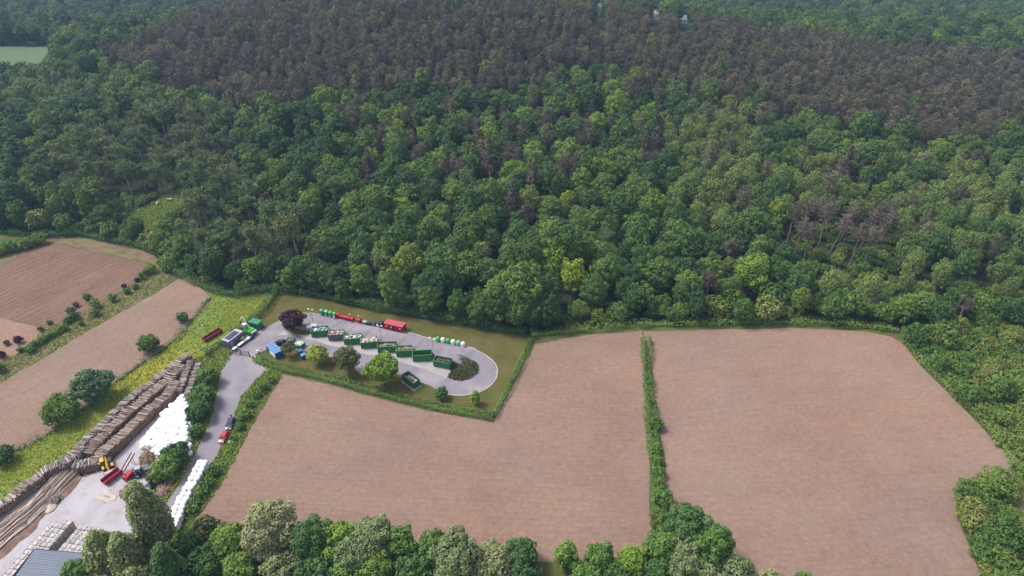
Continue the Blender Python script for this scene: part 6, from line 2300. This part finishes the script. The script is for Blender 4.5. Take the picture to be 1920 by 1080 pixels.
def hedge(name, px, w, h, mat, label, leaf=.36, seed=1, jit=.25, dens=1.3):
    """clipped or ragged hedge: leaf faces over a long rounded ridge"""
    rs = np.random.default_rng(seed)
    path = dense(PP(px), .6, False, 0, True)
    P0 = np.array([(p.x, p.y) for p in path])
    D = np.gradient(P0, axis=0)
    D /= np.linalg.norm(D, axis=1, keepdims=True)
    ln = np.linalg.norm(np.diff(P0, axis=0), axis=1).sum()
    n = int(ln * (w + 2 * h) * dens / (leaf * leaf))
    i = rs.integers(0, len(P0), n)
    along = rs.uniform(-.4, .4, n)
    th = rs.uniform(0, math.pi, n)
    lump = 1 + jit * (np.sin(i * .31 + seed) * .5 + np.sin(i * .11 + 2 * seed) * .5 + rs.normal(0, .35, n))
    e = .55
    cx = np.sign(np.cos(th)) * np.abs(np.cos(th)) ** e * w / 2 * lump
    cz = np.abs(np.sin(th)) ** e * h * lump
    C = np.stack([P0[i, 0] + D[i, 0] * along - D[i, 1] * cx, P0[i, 1] + D[i, 1] * along + D[i, 0] * cx, cz + .02], 1)
    N = np.stack([-D[i, 1] * np.cos(th), D[i, 0] * np.cos(th), np.sin(th) + .2], 1) + rs.normal(0, .4, (n, 3))
    tn = np.clip(.5 + .15 * np.sin(i * .2) + rs.normal(0, .2, n), 0, 1)
    stem = MB()
    for q in range(0, len(P0), 4):
        stem.tube([(P0[q, 0], P0[q, 1], 0), (P0[q, 0] + .1, P0[q, 1], h * .8)], [.06, .02], 4)
    t = thing(name, label, 'hedge', (0, 0, 0))
    link('foliage', quads_mesh(name, C, N, leaf * rs.uniform(.6, 1.3, n), tn, [MT[mat]]), t)
    stem.build('stems', MT['bark'], t)
    return t


hedge('hedge', [(482, 676), (530, 692), (620, 712), (700, 735), (820, 765), (922, 784)], 2.6, 1.5, 'leaf_hedge', 'clipped green hedge along the front of the recycling yard', seed=1, jit=.12)
hedge('hedge', [(926, 783), (950, 738), (975, 687), (994, 640)], 1.7, 1.5, 'leaf_hedge', 'narrow green hedge on the right side of the recycling yard', seed=2)
hedge('hedge', [(519, 551), (498, 580), (470, 606), (448, 624), (412, 650), (386, 668)], 2.2, 2.2, 'leaf_dark', 'dark hedge behind the office along the meadow side', seed=3)
hedge('hedge', [(1211, 640), (1213, 690), (1216, 740), (1221, 800), (1228, 870), (1236, 940), (1242, 990)], 3.0, 1.9, 'leaf_mid', 'long hedge dividing the two bare fields', seed=4, jit=.35)
hedge('hedge', [(392, 562), (330, 636), (285, 668), (222, 714), (160, 765), (70, 828), (10, 852)], 1.8, 1.1, 'leaf_dark', 'ragged dark undergrowth along the strip field edge', seed=5, jit=.6, dens=.9)
hedge('hedge', [(522, 706), (495, 735), (470, 775), (445, 825), (415, 880), (385, 930), (352, 975)], 1.5, .75, 'leaf_hedge', 'low overgrown strip between road verge and bare field', seed=6, jit=.5, dens=.9)
hedge('hedge', [(520, 546), (600, 558), (700, 579), (830, 602), (985, 628)], 2.4, 2.6, 'leaf_dark', 'tall undergrowth at the wood edge behind the yard lawn', seed=7, jit=.5)
hedge('hedge', [(996, 630), (1060, 623), (1200, 611), (1500, 606), (1680, 621), (1700, 640)], 3.0, 1.8, 'leaf_mid', 'light undergrowth at the wood edge above the bare fields', seed=8, jit=.6)
hedge('hedge', [(1700, 645), (1734, 682), (1798, 748), (1868, 820), (1898, 860), (1908, 884)], 2.6, 1.6, 'leaf_mid', 'bushy fringe between the right-hand field and the scrub', seed=9, jit=.5)
hedge('hedge', [(335, 514), (395, 545), (450, 556), (515, 545)], 2.6, 2.6, 'leaf_dark', 'tall undergrowth at the wood edge above the meadow', seed=10, jit=.5)
hedge('hedge', [(-120, 412), (0, 437), (95, 444), (150, 442), (215, 455), (280, 470), (328, 508)], 2.6, 2.4, 'leaf_dark', 'tall undergrowth at the wood edge above the ploughed field', seed=11, jit=.5)
# ground cover of the round bed
w = [(p.x, p.y) for p in PP(BED_E)]
n = 5200
qx = RNG.uniform(min(p[0] for p in w), max(p[0] for p in w), n)
qy = RNG.uniform(min(p[1] for p in w), max(p[1] for p in w), n)
ok = inpoly(qx, qy, w)
qx, qy = qx[ok], qy[ok]
C = np.stack([qx, qy, .1 + .55 * RNG.uniform(size=len(qx)) * (1 + .5 * np.sin(qx * .9) * np.sin(qy * .8))], 1)
o = link('ground_cover', quads_mesh('ground_cover', C, RNG.normal(size=C.shape) * .5 + np.array([0, 0, .8]), .38 * RNG.uniform(.6, 1.3, len(qx)), RNG.uniform(0, 1, len(qx)), [MT['leaf_ground']]))
tag(o, 'dark brownish green ground cover filling the round bed at the lane bend', 'ground cover', None, 'stuff')


# meadow and lawn grass in tufts
def tuft(name, mat, h, n=14, flower=False):
    C, N, S = [], [], []
    for i in range(n):
        a = random.uniform(0, 6.28)
        r = random.uniform(0, .35)
        C.append((r * math.cos(a), r * math.sin(a), h * random.uniform(.25, .6)))
        N.append((math.cos(a) * .8, math.sin(a) * .8, .7 + random.gauss(0, .3)))
        S.append(random.uniform(.2, .4))
    me = quads_mesh(name, np.array(C), np.array(N), np.array(S), RNG.uniform(0, 1, n), [MT[mat]])
    return bpy.data.objects.new(name, me)


TG = [tuft('grass_tuft', 'grass_blade', .45) for _ in range(4)]
TF = [tuft('flower_tuft', 'flower', .5, 8) for _ in range(3)]


def grass(name, poly, n, tm, label, keep=None, sc=(.6, 1.5), z=.01):
    w = [(p.x, p.y) for p in PP(poly)]
    x = RNG.uniform(min(p[0] for p in w), max(p[0] for p in w), n)
    y = RNG.uniform(min(p[1] for p in w), max(p[1] for p in w), n)
    ok = inpoly(x, y, w)
    if keep is not None:
        ok &= keep(x, y)
    x, y = x[ok], y[ok]
    scatter(name, np.stack([x, y, np.full(len(x), z)], 1), RNG.uniform(0, 6.28, len(x)), RNG.uniform(*sc, (len(x), 1)).repeat(3, 1), tm, label, 'grass')


grass('meadow_grass', MEADOW, 20000, TG, 'tall green meadow grass', None, (.3, .75))
wy = [P(x, y) for x, y in ((40, 870), (130, 820), (215, 755), (440, 590), (480, 570))]


def yellow(x, y):
    d = np.full(x.shape, 1e9)
    for c in wy:
        d = np.minimum(d, np.hypot(x - c.x, y - c.y))
    return d < 7 + 4 * np.sin(x * .3) * np.sin(y * .25) + RNG.normal(0, 3, x.shape)


grass('buttercups', MEADOW, 40000, TF, 'yellow buttercups flowering in the meadow', yellow, (.4, .75))
grass('verge_grass', VERGE_R, 6000, TG, 'rough grass of the verge between road and bare field')
grass('roadside_grass', VERGE_L, 5000, TG, 'rough grass between road and timber yard')
grass('dry_grass', NURSERY, 9000, TG, 'rough grass of the planted strip', None, (.4, 1.1))
_w = [T(x, y) for x, y in ((245, 410), (280, 395), (300, 402), (330, 372), (315, 392), (268, 425), (285, 412), (340, 362))]
_c = np.array([(v.x + random.gauss(0, 5), v.y + random.gauss(0, 7)) for v in _w for _ in range(500)])
_ok = inpoly(_c[:, 0], _c[:, 1], CLEARING)
_c = _c[_ok]
scatter('clearing_grass', np.concatenate([_c, (height(_c[:, 0], _c[:, 1]) + .1)[:, None]], 1), RNG.uniform(0, 6.28, len(_c)), RNG.uniform(.7, 1.8, (len(_c), 1)).repeat(3, 1), TG, 'long grass of the woodland clearing', 'grass')

# ------------------------------------------------------------------ cattle in the clearing, houses beyond the hill
MT['hide'] = plain('cream_hide', (.55, .45, .36), .8, .1, 3)


def cow(px, py, rz, label):
    v = T(px, py)
    t = thing('cow', label, 'cow', (v.x, v.y, v.z + .1), rz)
    J = [(-.75, 0, 1.1, .34), (-.2, 0, 1.05, .42), (.45, 0, 1.08, .4), (.8, 0, 1.22, .26), (1.15, 0, 1.4, .18), (1.45, 0, 1.3, .13), (1.62, 0, 1.18, .09),
         (-.8, -.2, .75, .15), (-.7, -.22, .5, .09), (-.85, -.22, .32, .07), (-.82, -.22, .05, .06), (-.8, .2, .75, .15), (-.68, .22, .5, .09), (-.83, .22, .32, .07), (-.8, .22, .05, .06),
         (.55, -.2, .72, .13), (.58, -.21, .4, .075), (.57, -.21, .05, .06), (.55, .2, .72, .13), (.6, .21, .4, .075), (.6, .21, .05, .06), (-1.05, 0, 1.3, .06), (-1.12, 0, .7, .03),
         (1.2, -.2, 1.5, .05), (1.2, .2, 1.5, .05)]
    E = [(0, 1), (1, 2), (2, 3), (3, 4), (4, 5), (5, 6), (0, 7), (7, 8), (8, 9), (9, 10), (0, 11), (11, 12), (12, 13), (13, 14), (2, 15), (15, 16), (16, 17), (2, 18), (18, 19), (19, 20), (0, 21), (21, 22), (4, 23), (4, 24)]
    skinned('body', J, E, MT['hide'], t, 1)


cow(240, 417, R(20), 'cream cow at the lower left end of the woodland clearing')
cow(320, 378, R(200), 'cream cow at the upper right end of the woodland clearing')
cow(296, 386, R(100), 'cream cow between the other two in the clearing')
cow(262, 428, R(160), 'cream cow lowest in the clearing, beside the bushes')

MT['house_wall'] = plain('render_white', (.62, .6, .58), .8, .06, .5)
MT['slate'] = plain('slate_roof', (.2, .18, .2), .7, .2, .8)
MT['tile'] = plain('pinkish_tiles', (.3, .2, .2), .8, .2, .8)


def house(v, L, W, h, rz, roof, label, wall='house_wall'):
    t = thing('house', label, 'house', (v.x, v.y, v.z), rz)
    MB().box(-L / 2, L / 2, -W / 2, W / 2, -1, h).build('wall', MT[wall], t)
    k = W * .42
    r = MB()
    for s in (-1, 1):
        r.loft([[(-L / 2 - .4, s * (W / 2 + .5), h - .3), (-L / 2 - .4, 0, h + k), (-L / 2 - .4, 0, h + k + .2), (-L / 2 - .4, s * (W / 2 + .5), h - .1)],
                [(L / 2 + .4, s * (W / 2 + .5), h - .3), (L / 2 + .4, 0, h + k), (L / 2 + .4, 0, h + k + .2), (L / 2 + .4, s * (W / 2 + .5), h - .1)]])
    for s in (-1, 1):
        r.poly([(s * L / 2, -W / 2, h), (s * L / 2, W / 2, h), (s * L / 2, 0, h + k)])
    rf = r.build('roof', MT[roof], t)
    MB().box(L * .28, L * .28 + .8, -.4, .4, h + k - .8, h + k + 1.1).build('chimney', MT['house_wall'], rf)
    n = max(2, int(L / 3))
    for i in range(n):
        x = -L / 2 + (i + .5) * L / n
        w = MB().box(x - .5, x + .5, -W / 2 - .06, -W / 2 - .005, h * .35, h * .75).build('window', MT['white'], t)
        MB().box(x - .42, x + .42, -W / 2 - .08, -W / 2 - .062, h * .38, h * .72).build('pane', MT['glass'], w)


house(house_at[0], 13, 8, 6.5, R(8), 'slate', 'white house showing over the hill crest, leftmost of three')
house(house_at[1], 10, 8, 5.5, R(-12), 'tile', 'house with a pinkish roof beyond the hill, middle of three')
house(house_at[2], 14, 8, 4.5, R(-6), 'slate', 'long grey-roofed house beyond the hill, rightmost of three')

# ------------------------------------------------------------------ haze
def haze():
    m = bpy.data.materials.new('haze')
    m.use_nodes = True
    n = m.node_tree
    n.nodes.clear()
    out = n.nodes.new('ShaderNodeOutputMaterial')
    v = n.nodes.new('ShaderNodeVolumePrincipled')
    v.inputs['Color'].default_value = (0.38, 0.6, 1.0, 1)
    v.inputs['Density'].default_value = 0.00017
    v.inputs['Anisotropy'].default_value = 0.1
    n.links.new(v.outputs[0], out.inputs['Volume'])
    b = MB()
    b.box(-4200, 4200, -1700, 5200, -32, 340)
    o = b.build('haze', m)
    tag(o, 'thin bluish air haze over the whole valley', 'haze', None, 'stuff')


haze()
